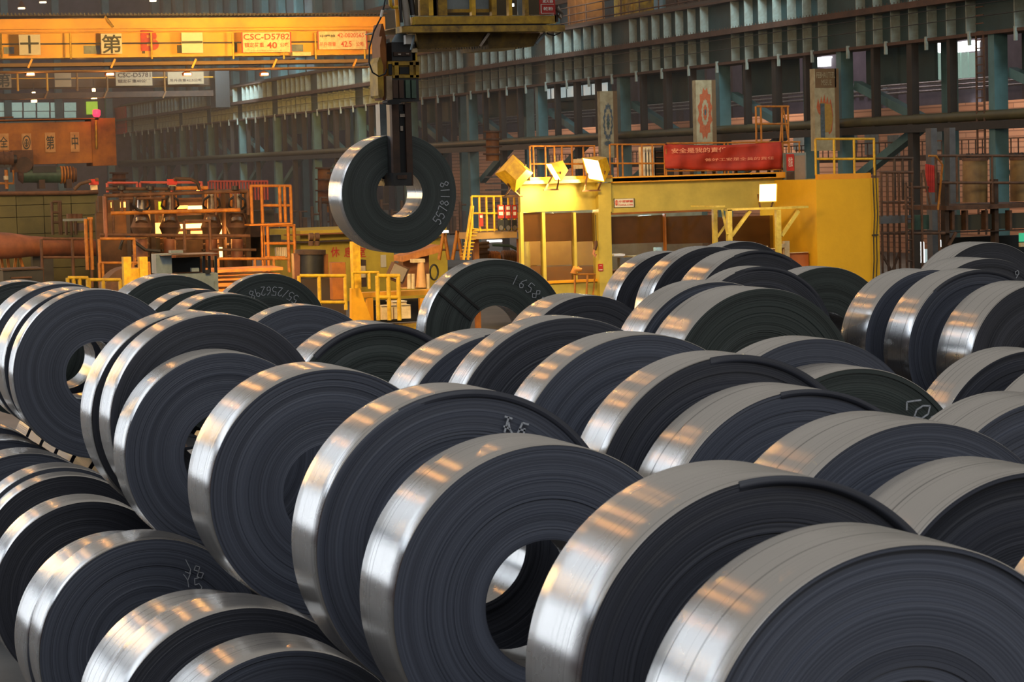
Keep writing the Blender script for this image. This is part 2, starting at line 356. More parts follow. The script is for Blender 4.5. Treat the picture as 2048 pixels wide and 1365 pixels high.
COILS = [
 # X, Y, Z, R, w, face, lip, tel, group, label
 (3.82,16.06,-4.100,0.920,0.69,FACE,None,.010,LO,'nearest coil of the lower left row, at the bottom photo edge'),
 (3.76,17.10,-4.038,0.982,0.69,FACEK,None,.008,LO,'second coil of the lower left row, pale seamed strip, very dark end'),
 (3.75,18.03,-4.104,0.916,0.80,FACE,None,.008,LO,'coil touching the rear of the second lower left coil, only its bluish strip showing'),
 (3.82,20.88,-4.048,0.972,0.62,FACE,None,.014,LO,'lower left row coil with ridged dark end and chalk scribbles'),
 (3.75,21.53,-4.105,0.915,0.80,FACE,None,.008,LO,'coil tucked behind the chalk-scribbled lower left coil, shiny strip at its left edge'),
 (3.82,24.22,-4.088,0.932,0.64,FACEK,None,.010,LO,'lower left row coil with two dark concentric steps on its end, behind the scribbled pair'),
 (3.94,26.26,-4.078,0.942,0.42,FACEK,None,.008,LO,'lower left row coil with wide pale strip and thin dark crescent end'),
 (3.94,26.76,-4.061,0.959,0.55,FACE,None,.008,LO,'coil pressed against the pale wide-strip lower left coil, its strip stepped slightly higher'),
 (3.76,28.03,-4.042,0.978,0.67,FACE,None,.008,LO,'lower left row coil, second from the far end, under the big upper left coil'),
 (3.76,29.95,-4.060,0.960,0.80,FACE,None,.008,LO,'farthest visible coil of the lower left row, at the left photo edge'),
 (3.77,31.91,-4.069,0.951,0.80,FACE,None,.008,LO,'thin sliver of coil at the left edge behind the lower left row'),
 (4.75,9.04,-2.526,0.942,.70,FACE,None,.012,UP,'huge nearest coil in the bottom right corner, end face running out of the photo'),
 (4.75,10.33,-2.417,0.968,.73,FACEK,(D(100),D(20),.05,.035),.022,UP,'big foreground coil second from the bottom right, deeply ridged end with loose outer lap'),
 (4.75,13.44,-2.537,0.933,.71,FACE,None,.009,UP,'big foreground coil in the bottom centre with its open bore in view'),
 (4.75,14.91,-2.400,0.996,.64,FACE,(D(116),D(5),.05,.04),.014,UP,'large coil behind the open-bore foreground coil, pale scribble on its end and thick dark lap'),
 (4.75,18.30,-2.448,0.945,.82,FACE,None,.009,UP,'large coil left of centre with wide seamed strip and half-hidden bore'),
 (4.63,21.46,-2.469,0.898,.58,FACE,None,.009,UP,'coil with fine ringed end and dark bore, in front of the twin-strip pair'),
 (4.75,22.35,-2.268,0.985,.60,FACEK,None,.005,UP,'front coil of the twin-strip pair at left, smooth very dark end'),
 (4.75,23.29,-2.309,0.998,.66,FACEK,None,.006,UP,'rear coil of the twin-strip pair at left, thin dark gap before it'),
 (4.75,28.81,-2.287,0.982,.41,FACE,None,.004,UP,'large upper left coil with narrow strip and open bore showing a shiny coil inside'),
 (4.75,29.89,-2.284,0.942,.85,FACE,None,.006,UP,'coil right behind the large upper left coil, second strip from it'),
 (4.75,31.36,-2.272,0.942,.82,FACE,None,.006,UP,'third of the close-packed strips at the upper left edge'),
 (4.75,34.86,-2.360,0.936,.70,FACEG,None,.006,UP,'dark coil at the far upper left edge behind the close-packed strips'),
 (6.67,9.65,-2.546,0.940,.60,FACE,None,.010,UP,'slice of shiny coil at the lower right photo edge'),
 (6.67,11.32,-2.556,0.898,.78,FACEK,None,.020,UP,'right edge coil with wide white-grey strip and ridged black end, just above the nearest coil'),
 (6.67,12.53,-2.477,0.966,.79,FACE,None,.009,UP,'right side coil with very wide pale strip and smooth slate end, behind the white-grey one'),
 (6.67,14.04,-2.397,0.956,.65,FACE,(D(99),D(30),.035,.03),.010,UP,'centre right coil with faint orange streak and loose lap on its upper rim'),
 (6.67,15.11,-2.290,0.996,.53,FACEK,(D(99),D(5),.045,.04),.016,UP,'centre right coil with thick dark stepped rim, behind the orange-streaked one'),
 (6.67,16.71,-2.240,0.996,.48,FACE,None,.009,UP,'centre coil with pale grey strip and smooth slate end, top near mid-photo'),
 (6.67,18.27,-2.175,0.976,.43,FACEK,None,.010,UP,'small-looking coil just left of the photo centre, almost hidden between two neighbours'),
 (6.67,19.83,-2.340,0.932,.80,FACE,(D(100),D(10),.03,.04),.009,UP,'coil with wide yellowish strip left of the photo centre'),
 (6.67,23.65,-2.482,0.956,.77,FACEG,(D(135),D(10),.03,.05),.013,UP,'coil with two orange streaks and stepped dark rim, chalk curl at its right'),
 (6.67,26.70,-2.415,0.937,.49,FACE,None,.004,UP,'smooth slate coil with thin strip, left of the yellow gusset'),
 (6.67,30.57,-2.387,0.879,.79,FACEG,None,.016,UP,'small dark coil with gold glints between the two far left coils, nearer one'),
 (6.67,32.15,-2.444,0.922,.67,FACEG,(D(95),D(30),.03,.04),.006,UP,'dark coil with polished glinting strip just behind the small gold-glinting one'),
 (6.67,34.10,-2.326,0.935,.80,FACEG,None,.004,UP,'far dark coil in front of the grey control desk'),
 (8.59,14.31,-2.566,0.938,.7,FACE,None,.010,UP,'upper tier coil beyond the right photo edge, barely in view'),
 (8.59,17.15,-2.595,0.977,.60,FACEG,None,.010,UP,'right side coil with large chalk characters near its rim'),
 (8.59,17.88,-2.426,0.992,.45,FACE,None,.007,UP,'right side coil directly behind the chalk-lettered one, smooth slate end'),
 (8.59,36.50,-2.435,0.910,.30,FACEG,None,.003,UP,'far coil with upside-down chalk number, in front of the orange lit slabs'),
 (10.51,16.36,-2.567,0.956,.78,FACE,None,.008,UP,'coil with bluish stained strip at the right photo edge'),
 (10.51,17.81,-2.506,0.889,.50,FACEK,None,.016,UP,'right edge coil with curved pale strip behind the bluish stained one'),
 (10.51,23.03,-2.324,1.013,.80,FACEG,None,.013,UP,'coil with many stepped rings and the wide tan strip, below the control cabin window'),
 (10.51,24.17,-2.251,0.966,.64,FACE,None,.006,UP,'tan strip coil directly behind the many-ringed coil'),
 (10.51,28.01,-2.501,0.914,.80,FACEK,None,.014,UP,'coil right of the strapped chalk-numbered coil, orange glint low on its strip'),
 (10.51,31.52,-2.242,0.995,.44,FACEG,None,.006,UP,'strapped coil standing in the centre with chalk number and open bore'),
 (12.43,27.27,-2.257,0.963,.45,FACEK,(D(110),D(30),.03,.04),.006,UP,'coil with uneven rim lap between the tan strip coils and the orange-glinting pair'),
 (14.35,24.06,-2.360,0.910,.77,FACEK,None,.008,UP,'right edge coil with broad olive-tan strip and black end'),
 (14.35,25.42,-2.294,0.945,.61,FACE,(D(130),D(20),.03,.04),.016,UP,'right side coil with greenish strip and round white glint'),
 (14.35,26.61,-2.270,0.884,.66,FACE,None,.006,UP,'right side coil with row of orange streaks on a dark gold strip'),
 (14.35,29.45,-2.401,0.964,.50,FACEG,None,.004,UP,'dark coil below the yellow block, orange showing through its bore'),
 (14.35,31.55,-2.308,1.038,.79,FACEK,(D(110),D(60),.02,.04),.004,UP,'far coil with copper-orange glinting strip, nearer of the pair under the cabin'),
 (14.35,33.14,-2.261,1.006,.57,FACEK,None,.004,UP,'far coil with arched strip, rearmost tall one under the cabin window'),
 (14.35,34.64,-2.321,0.959,.60,FACEK,None,.004,UP,'coil with copper strip tucked at the left behind the rear arched coil'),
 (16.27,36.33,-2.274,0.963,.60,FACEK,None,.004,UP,'dark coil peeking out right behind the copper-glinting pair'),
 (16.27,28.64,-2.404,1.028,.81,FACEK,None,.005,UP,'far right coil with orange line across its strip and chalk curl'),
 (18.19,31.95,-2.318,1.013,.63,FACEK,None,.004,UP,'farthest right coil with brown lit strip under the tank platform'),
 (18.19,28.70,-2.388,0.953,.7,FACEK,None,.005,UP,'sliver of coil at the right photo edge with an orange glowing strip'),
]
roots = []
for i, (X, Y, Z, R, wd, fc, lip, tel, grp, lab) in enumerate(COILS):
    roots.append(coil(lab, X, Y, Z, R, wd, fc, 100+i, grp, lip, tel=tel))
def find(t): return next(r for r in roots if t in r['label'])
# hanging coil, turned a little on the tongs
HY = 38.4
hang = coil('steel coil hanging from the crane tongs with chalk number down its right side', 11.235, HY, -.414, .95, .86, FACEG, 7, None, tel=.002, seg=160)
chalk(hang, '5578118', 0, .95, -.012, .76, D(-36), D(10), .15, flip=PI, seed=3, thick=.014)
r = find('strapped coil'); chalk(r, '16588', 0, .995, -.016, .76, D(69), D(33), .14, seed=4)
p = wloc(r) + Vector((0, 0, .995))
for (x0, z0, x1, z1) in ((-.67, .72, -.24, .34), (-.79, .585, -.36, .20)):
    MB().bar(p + Vector((x0, -.02, z0)), p + Vector((x1, -.02, z1)), .03, .012, up=(0, 1, 0)).build('strap', DRK, r)
r = find('upside-down chalk'); chalk(r, '892652/55', 0, .903, -.012, .66, D(112), D(52), .13, flip=PI, seed=5)
r = find('pale scribble on'); chalk(r, 'TE', 0, .982, -.05, .82, D(72), D(64), .10, seed=6, thick=.012); chalk(r, 'YL', 0, .982, -.05, .80, D(70), D(62), .08, flip=1, seed=16, thick=.012)
r = find('large chalk characters'); chalk(r, 'L05', 0, .969, -.03, .83, D(56), D(40), .16, flip=-.3, seed=7, thick=.012)
r = find('chalk scribbles'); chalk(r, 'J8', 0, .94, -.03, .80, D(68), D(60), .12, flip=1, seed=8, thick=.006); chalk(r, 'Y5', 0, .94, -.03, .70, D(64), D(56), .12, flip=.6, seed=9, thick=.006)
r = find('chalk curl at its right'); chalk(r, '9', 0, .946, -.03, .84, D(50), D(50), .12, seed=10)
r = find('line across its strip and chalk curl'); chalk(r, '9', 0, 1.024, -.02, .90, D(63), D(63), .13, seed=11)
# hidden lower-tier coils that carry the upper tier (one simple shared mesh)
lo_mb = MB(); sg = 48
def plain(R, wd, rb=.36):
    cs = [(math.cos(2*PI*k/sg), math.sin(2*PI*k/sg)) for k in range(sg)]
    prof = [(rb, 0), (R, 0), (R, wd), (rb, wd), (rb, 0)]
    vs = [(r_*c, y, r_*s_ + R) for r_, y in prof for c, s_ in cs]
    fs = [(i*sg+k, (i+1)*sg+k, (i+1)*sg+(k+1) % sg, i*sg+(k+1) % sg) for i in range(4) for k in range(sg)]
    return MB().add(vs, fs, False)
pm = plain(.955, 1.05).mesh('supporting_coil'); pm.materials.append(FACEK)
for rx, y0, y1 in ((5.71, 8.6, 36), (7.63, 9.2, 37), (9.55, 14, 37), (11.47, 16, 35), (13.39, 23.5, 36), (15.31, 23.5, 37.5), (17.23, 28.3, 37), (19.15, 28.3, 33)):
    y = y0
    while y < y1:
        o = bpy.data.objects.new('steel_coil', pm); C.objects.link(o); o.location = (rx, y, 0)
        o['label'] = 'dark coil lying on the floor beneath the upper tier'; o['category'] = 'steel coil'; o['group'] = 'supporting coils under the upper tier'
        y += 1.3
#BACKGROUND
# ================================================================== SETTING
def railing(label, Y, us, vb, vt, vms, m, r=.03, group=None, slope=0, cat='railing', name='guard_railing', ends=True):
    """us: pixel columns of the posts; slope: change of v per pixel of u"""
    u0 = us[0]; f = lambda u, v: v + slope*(u-u0)
    base = PY((us[0]+us[-1])/2, f((us[0]+us[-1])/2, vb), Y)
    t = thing(name, base, label, cat, group)
    for u in us: pt('post', m, t, [(u, f(u, vb)), (u, f(u, vt))], Y, r)
    for v in [vt] + list(vms): pt('rail', m, t, [(us[0], f(us[0], v)), (us[-1], f(us[-1], v))], Y, r)
    return t
# floor
FL = MB().box((-32, -12, -.3), (90, 270, 0)); struct('floor', FL, CONC)
fw = thing('wall_far', (50, 262, 0), None, None, kind='structure')
MB().box((18, 262, 0), (95, 262.6, 26)).build('sheeting', PURP, fw)
for i in range(14):
    u = -6 + i*27
    if u < 150: part('window_pane', GRNW, fw, u, 205, u+23, 222, 261.8, .1); part('window_pane', GRNW, fw, u, 223, u+23, 236, 261.8, .1)
for i in range(12):
    x = 24 + i*5.2; MB().box((x, 260.8, 0), (x+.7, 261.6, 25)).build('pilaster', TEAL, fw)
part('dado', TEAL, fw, -10, 236, 260, 262, 261.6, .2)
# left wall out of frame, with its big daylight opening
wl = thing('wall_left', (-32, 120, 0), None, None, kind='structure')
MB().box((-33, -12, 0), (-32, 76, 22)).build('sheeting', PURP, wl); MB().box((-33, 100, 0), (-32, 270, 22)).build('sheeting', PURP, wl); MB().box((-33, 76, 15), (-32, 100, 22)).build('lintel', TEAL, wl)

# ---- runway girder wall
XW = 46.0
zb = PX(1674, 98, XW).z; zt = PX(1132, 60, XW).z; zm = PX(1212, 101, XW).z; zp = PX(1810, 240, XW).z
cY0 = PX(1981, 200, XW).y; cYs = (PX(623, 200, XW).y - cY0)/8
rg = thing('crane_runway_girder', (XW, 60, zb), 'long teal crane runway girder with pale upright stiffeners along the right side', 'girder')
MB().box((XW+.42, 58, zb), (XW+.48, 261, zt)).build('web', TEALD, rg)  # darker teal carries the web's shade beside the lit stiffeners
MB().box((XW-.1, 58, zb-.12), (XW+1.0, 261, zb)).build('bottom_flange', GRUST, rg)
MB().box((XW-.05, 58, zt), (XW+1.0, 261, zt+.1)).build('top_flange', GRUST, rg)
MB().box((XW+.25, 58, zt+.1), (XW+.4, 261, zt+.28)).build('crane_rail', DRK, rg)
MB().box((XW-.35, 58, zm-.07), (XW+.4, 261, zm+.02)).box((XW-.37, 58, zm-.1), (XW-.3, 261, zm+.14)).build('cable_shelf', GRUST, rg)
st = MB().box((0, 0, 0), (.40, .05, zt-zb)).mesh('stiffener'); st.materials.append(STIFF)
n = -2
ylist = []
while cY0 + n*cYs < 262:
    for k in range(7): ylist.append(cY0 + n*cYs + cYs*(.14 + k*.12))
    n += 1
for y in ylist:
    if 58 < y < 261:
        o = bpy.data.objects.new('stiffener', st); C.objects.link(o); o.parent = rg; o.location = (.02, y-60, 0)
for i in range(60):
    y = 62 + i*3.3
    MB().box((XW-.16, y, zb-.45), (XW-.06, y+.12, zb+.06)).build('clamp', STIFF, rg)
for dz in (.55, 1.0): MB().tube([(XW-.25, 58, zb+dz), (XW-.25, 261, zb+dz)], .018, 5).build('conductor_wire', DRK, rg)
# little comb of cable hangers on the shelf
cb = MB()
for i in range(420): cb.box((XW-.33, 60+i*.3, zm), (XW-.31, 60+i*.3+.03, zm+.22))
cb.build('hanger_comb', GRUST, rg, kind='stuff')
# columns, rear columns, hangers, braces, panels
for n in range(-1, 15):
    y = cY0 + n*cYs
    if y > 258: break
    struct('column', MB().box((XW+.05, y-.22, 0), (XW+.6, y+.22, zb-.12)), TEAL)
    struct('column', MB().box((XW+1.5, y-.22-cYs/2, 0), (XW+2.0, y+.22-cYs/2, zb)), TEAL)
    for q in (.25, .5, .75):
        wq = .42 if q == .5 else .24
        struct('hanger_post', MB().box((XW, y-cYs*q-wq/2, (0 if q == .5 else zp-.5)), (XW+.3, y-cYs*q+wq/2, zb-.1)), POSTD)
    if n > -1:
        struct('brace', MB().bar((XW+.8, y-.2, zb-1.5), (XW+.8, y-cYs*.5, zp-.1), .35, .35), TEAL)
        struct('brace', MB().bar((XW+.8, y-.2, zp-2.2), (XW+.8, y-cYs*.5, zp-.1), .35, .35), TEAL)
        struct('infill_panel', MB().box((XW+1.2, y-cYs*.5, zb-1.55), (XW+1.25, y-.2, zb)), TEALD)
struct('beam', MB().tube([(XW+.1, 58, zp), (XW+.1, 261, zp)], .2, 10), mat('mustard_pipe_paint', '#4c4626', .5, vs=1, col2='#35301c'))
struct('beam', MB().box((XW-.1, 58, zp-.5), (XW+.5, 261, zp-.2)), DRK)
# upper wall above the girder
uw = thing('wall_right', (XW+5, 120, 0), None, None, kind='structure')
MB().box((XW+5, 58, zt-.5), (XW+5.2, 261, zt+16)).build('sheeting', mat('grey_teal_sheeting', '#5f6f70', .8, vs=.5, col2='#4d4a50'), uw)
for i in range(34): MB().box((XW+4.3, 60+i*6.1, zt), (XW+4.9, 60.9+i*6.1, zt+16)).build('pilaster', TEAL, uw)
for z in (zt+2.2, zt+4.4): MB().box((XW+4.2, 58, z), (XW+4.5, 261, z+.25)).build('girt', RUST, uw)
# walkway railing and machinery boxes above the girder, right of the crane cab
mb = MB(); rl = thing('walkway_railing', (XW+.7, 108, zt+.1), 'rusty walkway railing on top of the runway girder', 'railing')
for z in (.45, .85, 1.25): MB().tube([(XW+.6, 76, zt+z), (XW+.6, 134, zt+z)], .035, 5).build('rail', RUST, rl)
for i in range(24): MB().tube([(XW+.6, 76+i*2.5, zt), (XW+.6, 76+i*2.5, zt+1.25)], .035, 5).build('post', RUST, rl)
rnd = random.Random(5)
for i, (y, h, c, l) in enumerate(((100, 2.6, DYEL, 'yellow'), (106, 2.1, CREAM, 'cream'), (112, 2.6, BRN, 'dark brown'), (119, 1.7, DYEL, 'squat yellow'), (126, 2.4, RUSTY, 'rust-yellow'))):
    MB().box((XW+1.6, y, zt+.1), (XW+2.6, y+3, zt+h)).box((XW+1.5, y+.4, zt+.3), (XW+1.6, y+1.1, zt+h*.7)).box((XW+1.5, y+1.6, zt+.3), (XW+1.6, y+2.5, zt+h*.8)).build('electrical_cabinet', c, None, label=l+' cabinet behind the walkway railing on the runway girder', category='cabinet', group='cabinets on the girder walkway')
# ---- annex in the neighbouring bay
pe = bpy.data.materials.new('peach_brick_coursing'); pe.use_nodes = True; n_ = pe.node_tree; b_ = n_.nodes['Principled BSDF']
bt = n_.nodes.new('ShaderNodeTexBrick'); tcx = n_.nodes.new('ShaderNodeTexCoord'); mpn = n_.nodes.new('ShaderNodeMapping'); mpn.inputs['Rotation'].default_value = (PI/2, 0, PI/2)
n_.links.new(tcx.outputs['Object'], mpn.inputs[0]); sx_ = n_.nodes.new('ShaderNodeSeparateXYZ'); cx_ = n_.nodes.new('ShaderNodeCombineXYZ')
n_.links.new(tcx.outputs['Object'], sx_.inputs[0]); n_.links.new(sx_.outputs['Y'], cx_.inputs[0]); n_.links.new(sx_.outputs['Z'], cx_.inputs[1]); n_.links.new(cx_.outputs[0], bt.inputs[0])
bt.inputs['Color1'].default_value = (*lin('#dca888'), 1); bt.inputs['Color2'].default_value = (*lin('#d49c7c'), 1); bt.inputs['Mortar'].default_value = (*lin('#a87860'), 1)
bt.inputs['Scale'].default_value = 1; bt.inputs['Brick Width'].default_value = 9; bt.inputs['Row Height'].default_value = .26; bt.inputs['Mortar Size'].default_value = .03
n_.links.new(bt.outputs[0], b_.inputs['Base Color']); b_.inputs['Roughness'].default_value = .9
zc = PX(1576, 229, 60).z
an = thing('annex_building', (62, 130, 0), 'peach-walled annex building behind the teal columns', 'building')
MB().box((60, 84, 0), (64, 190, zc)).build('wall', pe, an)
for (u0, v0, u1, v1) in ((1733, 265, 1757, 310), (1706, 264, 1714, 300), (1779, 270, 1800, 318), (1590, 270, 1622, 300), (1872, 252, 1915, 300), (1480, 288, 1500, 310), (1440, 290, 1452, 312)):
    a = PX(u0, v1, 60); b = PX(u1, v0, 60)
    f_ = MB().box((59.9, min(a.y, b.y), min(a.z, b.z)), (60, max(a.y, b.y), max(a.z, b.z))).build('window_pane', GREY, an)
for i, (vv, w_) in enumerate(((251, .5),)):
    pass
bw = thing('wall_outer', (80, 130, 0), None, None, kind='structure')
MB().box((80, 58, 0), (80.4, 262, 26)).build('sheeting', PURP, bw)
for i in range(40): MB().box((79.6, 60+i*5, 0), (80, 60.6+i*5, 24)).build('pilaster', BRN, bw)
for z in (PX(1750, 182, 78).z, PX(1750, 190, 78).z, PX(1750, 174, 78).z):
    MB().tube([(78, 90, z), (78, 260, z)], .1, 6).build('service_pipe', STEELM, None, kind='structure')
def xpane(name, m, par, u0, v0, u1, v1, X, d=.1):
    a = PX(u0, v1, X); b = PX(u1, v0, X)
    return MB().box((X-d, a.y, a.z), (X, b.y, PX(u0, v0, X).z)).build(name, m, par)
for i in range(8): xpane('window_pane', GRNW, bw, 1836+i*15, 106, 1836+i*15+12, 160, 79.5)
for i in range(9): xpane('window_pane', GREY, bw, 1640+i*16, 168, 1640+i*16+9, 186, 79.5)
for (u0, v0, u1, v1, l) in ((1843, 93, 1872, 113, 'wide bright white strip light high behind the right columns, left of two'), (1911, 88, 1948, 105, 'bright white strip light high behind the right columns, beside the ladder column'), (1636, 118, 1652, 134, 'small bright white light above the tallest painted column board'), (1934, 214, 1958, 219, 'small bluish white tube light low behind the ladder column'), (464, 168, 494, 175, 'white tube light at the far end of the rear yellow crane')):
    a = PX(u0, v1, 79.6); b = PX(u1, v0, 79.6)
    MB().box((79.5, min(a.y, b.y), a.z), (80, max(a.y, b.y), PX(u0, v0, 79.6).z)).box((79.45, min(a.y, b.y)-.2, PX(u0, v0, 79.6).z), (80, max(a.y, b.y)+.2, PX(u0, v0, 79.6).z+.1)).build('strip_light', FLUO, None, label=l, category='lamp')
dw = thing('window_1', (50, 120, 0), None, None, kind='structure')
zz0, zz1 = PX(1150, 193, 46.95).z, PX(1150, 172, 46.95).z
y0_, y1_ = PX(1216, 180, 46.95).y, PX(1070, 180, 46.95).y; nn = 9
for i in range(nn):
    ya = y0_ + (y1_-y0_)*i/nn; MB().box((46.95, ya+.15, zz0), (47.0, ya+(y1_-y0_)/nn-.15, zz1)).build('pane', DAYW, dw)
MB().box((47.0, y0_, zz0-.2), (47.15, y1_, zz0)).box((47.0, y0_, zz1), (47.15, y1_, zz1+.2)).build('frame', TEALD, dw)
# fence of balusters in front of the annex
mb = MB(); zf = PX(1800, 312, 56).z
for i in range(120): mb.box((56, 84+i*.62, zf), (56.04, 84.04+i*.62, zf+.62))
fb = thing('baluster_fence', (56, 120, zf), 'fine baluster fence in front of the peach annex', 'fence')
mb.build('balusters', BRN, fb, kind='stuff'); MB().box((55.97, 84, zf+.62), (56.07, 159, zf+.68)).build('top_rail', RUST, fb); MB().box((55, 84, zf-.25), (57.5, 159, zf)).build('walkway', BRN, fb)

# ---- painted boards on columns (front Y plane)
FLAMEO = mat('painted_flame_orange', '#c4673a', .8, vs=9, col2='#a04c30'); FLAMEB = mat('painted_flame_blue_grey', '#5d6676', .8, vs=9, col2='#3c4a40')
BOARD = mat('weathered_cream_board', '#b9ac8c', .8, vs=2.5, col2='#8f8060'); BOARDB = mat('board_side_brown', '#7a5c3c', .8)
def ell(mb, u, v, ru, rv, Y, t=.02, jag=0, n=28, ph=0):
    pts = []
    for k in range(n):
        a = 2*PI*k/n + ph; j = 1 + (jag if k % 2 else -jag)
        p = PY(u + ru*j*math.cos(a), v + rv*(1+(j-1)*.6)*math.sin(a), Y); pts.append((p.x, p.z))
    return mb.prism(pts, Y-t, Y)
for (u0, u1, v0, v1, Y, kind, l) in ((1203, 1229, 182, 316, cY0+3*cYs-.62, 0, 'cream column board painted with a dark symmetrical ornament, leftmost of three'),
                       (1394, 1426, 160, 290, cY0+2*cYs-.62, 1, 'cream column board painted with an orange diamond flame ornament'),
                       (1631, 1672, 137, 302, cY0+cYs-.62, 2, 'tallest painted column board with brown header lettering and flaming head figure')):
    t = thing('painted_board', PY((u0+u1)/2, v1, Y), l, 'sign')
    part('board', BOARD, t, u0, v0, u1, v1, Y, .41)
    part('side_trim', BOARDB, t, u1, v0, u1+5, v1, Y-.02, .43)
    cu, cv = (u0+u1)/2, (v0+v1)/2; h = v1-v0; W_ = u1-u0
    if kind == 0:
        ell(MB(), cu, cv-5, W_*.36, h*.27, Y, .01, .12).build('ornament', FLAMEB, t); ell(MB(), cu, cv-5, W_*.25, h*.2, Y, .02, .15).build('ornament', BOARD, t)
        ell(MB(), cu, cv-5, W_*.12, h*.12, Y, .03, .2).build('ornament', FLAMEB, t); ell(MB(), cu, cv-2, 2.2, 4, Y, .04).build('ornament', GREENM, t)
        ell(MB(), cu, cv+38, W_*.3, 5, Y, .01, .3).build('ornament', FLAMEB, t)
    if kind == 1:
        ell(MB(), cu, cv+2, W_*.42, h*.38, Y, .01, .14, 24).build('ornament', FLAMEO, t); ell(MB(), cu, cv, W_*.22, h*.2, Y, .02, .1).build('ornament', BOARD, t)
        ell(MB(), cu, cv, W_*.12, h*.12, Y, .03, .15).build('ornament', FLAMEO, t); ell(MB(), cu, cv, 2, 6, Y, .04).build('ornament', FLAMEB, t)
    if kind == 2:
        part('header', BOARDB, t, u0, v0, u1, v0+39, Y-.02, .05)
        text('lettering', 'FEBHAUTEEL', BOARD, t, u0+2, v0+7, u1-2, v0+19, Y-.05); text('lettering', 'MSEUE', BOARD, t, u0+12, v0+22, u1-9, v0+34, Y-.05)
        a = PY(u0+4, v0+120, Y)
        fl = [(u0+2+i*3.1, v0+ (52 if i % 2 else 68) + abs(i-5)*2) for i in range(11)] + [(u1-6, v0+95), (u1-8, v0+125), (u0+28, v0+132), (u0+14, v0+100), (u0+5, v0+88)]
        MB().prism([(PY(u, v, Y).x, PY(u, v, Y).z) for u, v in fl][::-1], Y-.01, Y).build('flame_figure', FLAMEO, t)
        fc = [(u0+10, v0+68), (u0+30, v0+72), (u0+34, v0+100), (u0+30, v0+126), (u0+20, v0+128), (u0+12, v0+100)]
        MB().prism([(PY(u, v, Y).x, PY(u, v, Y).z) for u, v in fc][::-1], Y-.02, Y-.01).build('flame_figure', mat('painted_ochre', '#b58a3c', .8, vs=9), t)
        part('stripe', FLAMEB, t, u0+11, v0+70, u0+18, v0+140, Y-.03, .01)

# ================================================================== CONTROL CABIN
CY = 70.0
cab = thing('control_cabin', PY(1300, 650, CY), 'two-storey yellow control cabin with brown windows, topped by railings', 'cabin')
zr = PY(1300, 367, CY).z
def wallseg(name, m, u0, v0, u1, v1, Y=CY, d=.15): return part(name, m, cab, u0, v0, u1, v1, Y, d)
zf0 = 0
def fullbox(name, m, u0, u1, v0, v1, Y, d):   # v1 None: to the floor
    a = PY(u0, v0, Y); b = PY(u1, v0, Y); z1 = 0 if v1 is None else PY(u0, v1, Y).z
    return MB().box((a.x, Y, z1), (b.x, Y+d, a.z)).build(name, m, cab)
# front: fascia above windows, sill wall below, corner posts
fullbox('fascia', YEL, 1040, 1196, 369, 425, CY, .2); fullbox('fascia', YEL, 1196, 1222, 367, 425, CY-.25, .5)
fullbox('fascia', YEL, 1222, 1570, 365, 428, CY-.1, .3)
fullbox('lower_wall', YEL, 1040, 1196, 567, None, CY, .2); fullbox('corner_post', YEL, 1196, 1222, 425, None, CY-.25, .5)
fullbox('lower_wall', YEL, 1222, 1432, 574, None, CY-.1, .3)
for u0, u1 in ((1040, 1046), (1084, 1090), (1147, 1152)): fullbox('mullion', YEL, u0, u1, 425, 567, CY-.02, .2)
fullbox('mullion', RUSTY, 1329, 1332, 428, 574, CY-.12, .15)
fullbox('window_sill', ORY, 1090, 1196, 563, 568, CY-.08, .2); fullbox('window_sill', RUSTY, 1222, 1432, 571, 576, CY-.2, .2); fullbox('window_head', RUSTY, 1222, 1432, 426, 430, CY-.14, .1)
# body behind: side wall, back wall, roof, floor slab
a = PY(1040, 369, CY); b = PY(1617, 369, CY); b.x = min(b.x, PY(1632, 369, 67).x - .03)
sw = a.x*5.5/CY + .35
MB().add([(a.x, CY+.2, 0), (a.x+.15, CY+.2, 0), (a.x+sw+.15, CY+5.5, 0), (a.x+sw, CY+5.5, 0), (a.x, CY+.2, a.z), (a.x+.15, CY+.2, a.z), (a.x+sw+.15, CY+5.5, a.z), (a.x+sw, CY+5.5, a.z)], [(0, 3, 2, 1), (4, 5, 6, 7), (0, 1, 5, 4), (1, 2, 6, 5), (2, 3, 7, 6), (3, 0, 4, 7)]).build('side_wall', YEL, cab)
MB().box((a.x+sw, CY+5.5, 0), (b.x, CY+5.7, a.z)).build('back_wall', mat('cabin_interior_wall', '#a0a294', .8, vs=2, col2='#7c7a6a'), cab)
MB().add([(a.x, CY-.3, a.z), (b.x, CY-.3, a.z), (b.x, CY+5.7, a.z), (a.x+sw, CY+5.7, a.z), (a.x, CY-.3, a.z+.1), (b.x, CY-.3, a.z+.1), (b.x, CY+5.7, a.z+.1), (a.x+sw, CY+5.7, a.z+.1)], [(0, 3, 2, 1), (4, 5, 6, 7), (0, 1, 5, 4), (1, 2, 6, 5), (2, 3, 7, 6), (3, 0, 4, 7)]).build('roof', YEL, cab)
MB().box((a.x, CY+.2, PY(1100, 590, CY).z-.2), (b.x, CY+5.5, PY(1100, 590, CY).z)).build('floor_slab', BRN, cab)
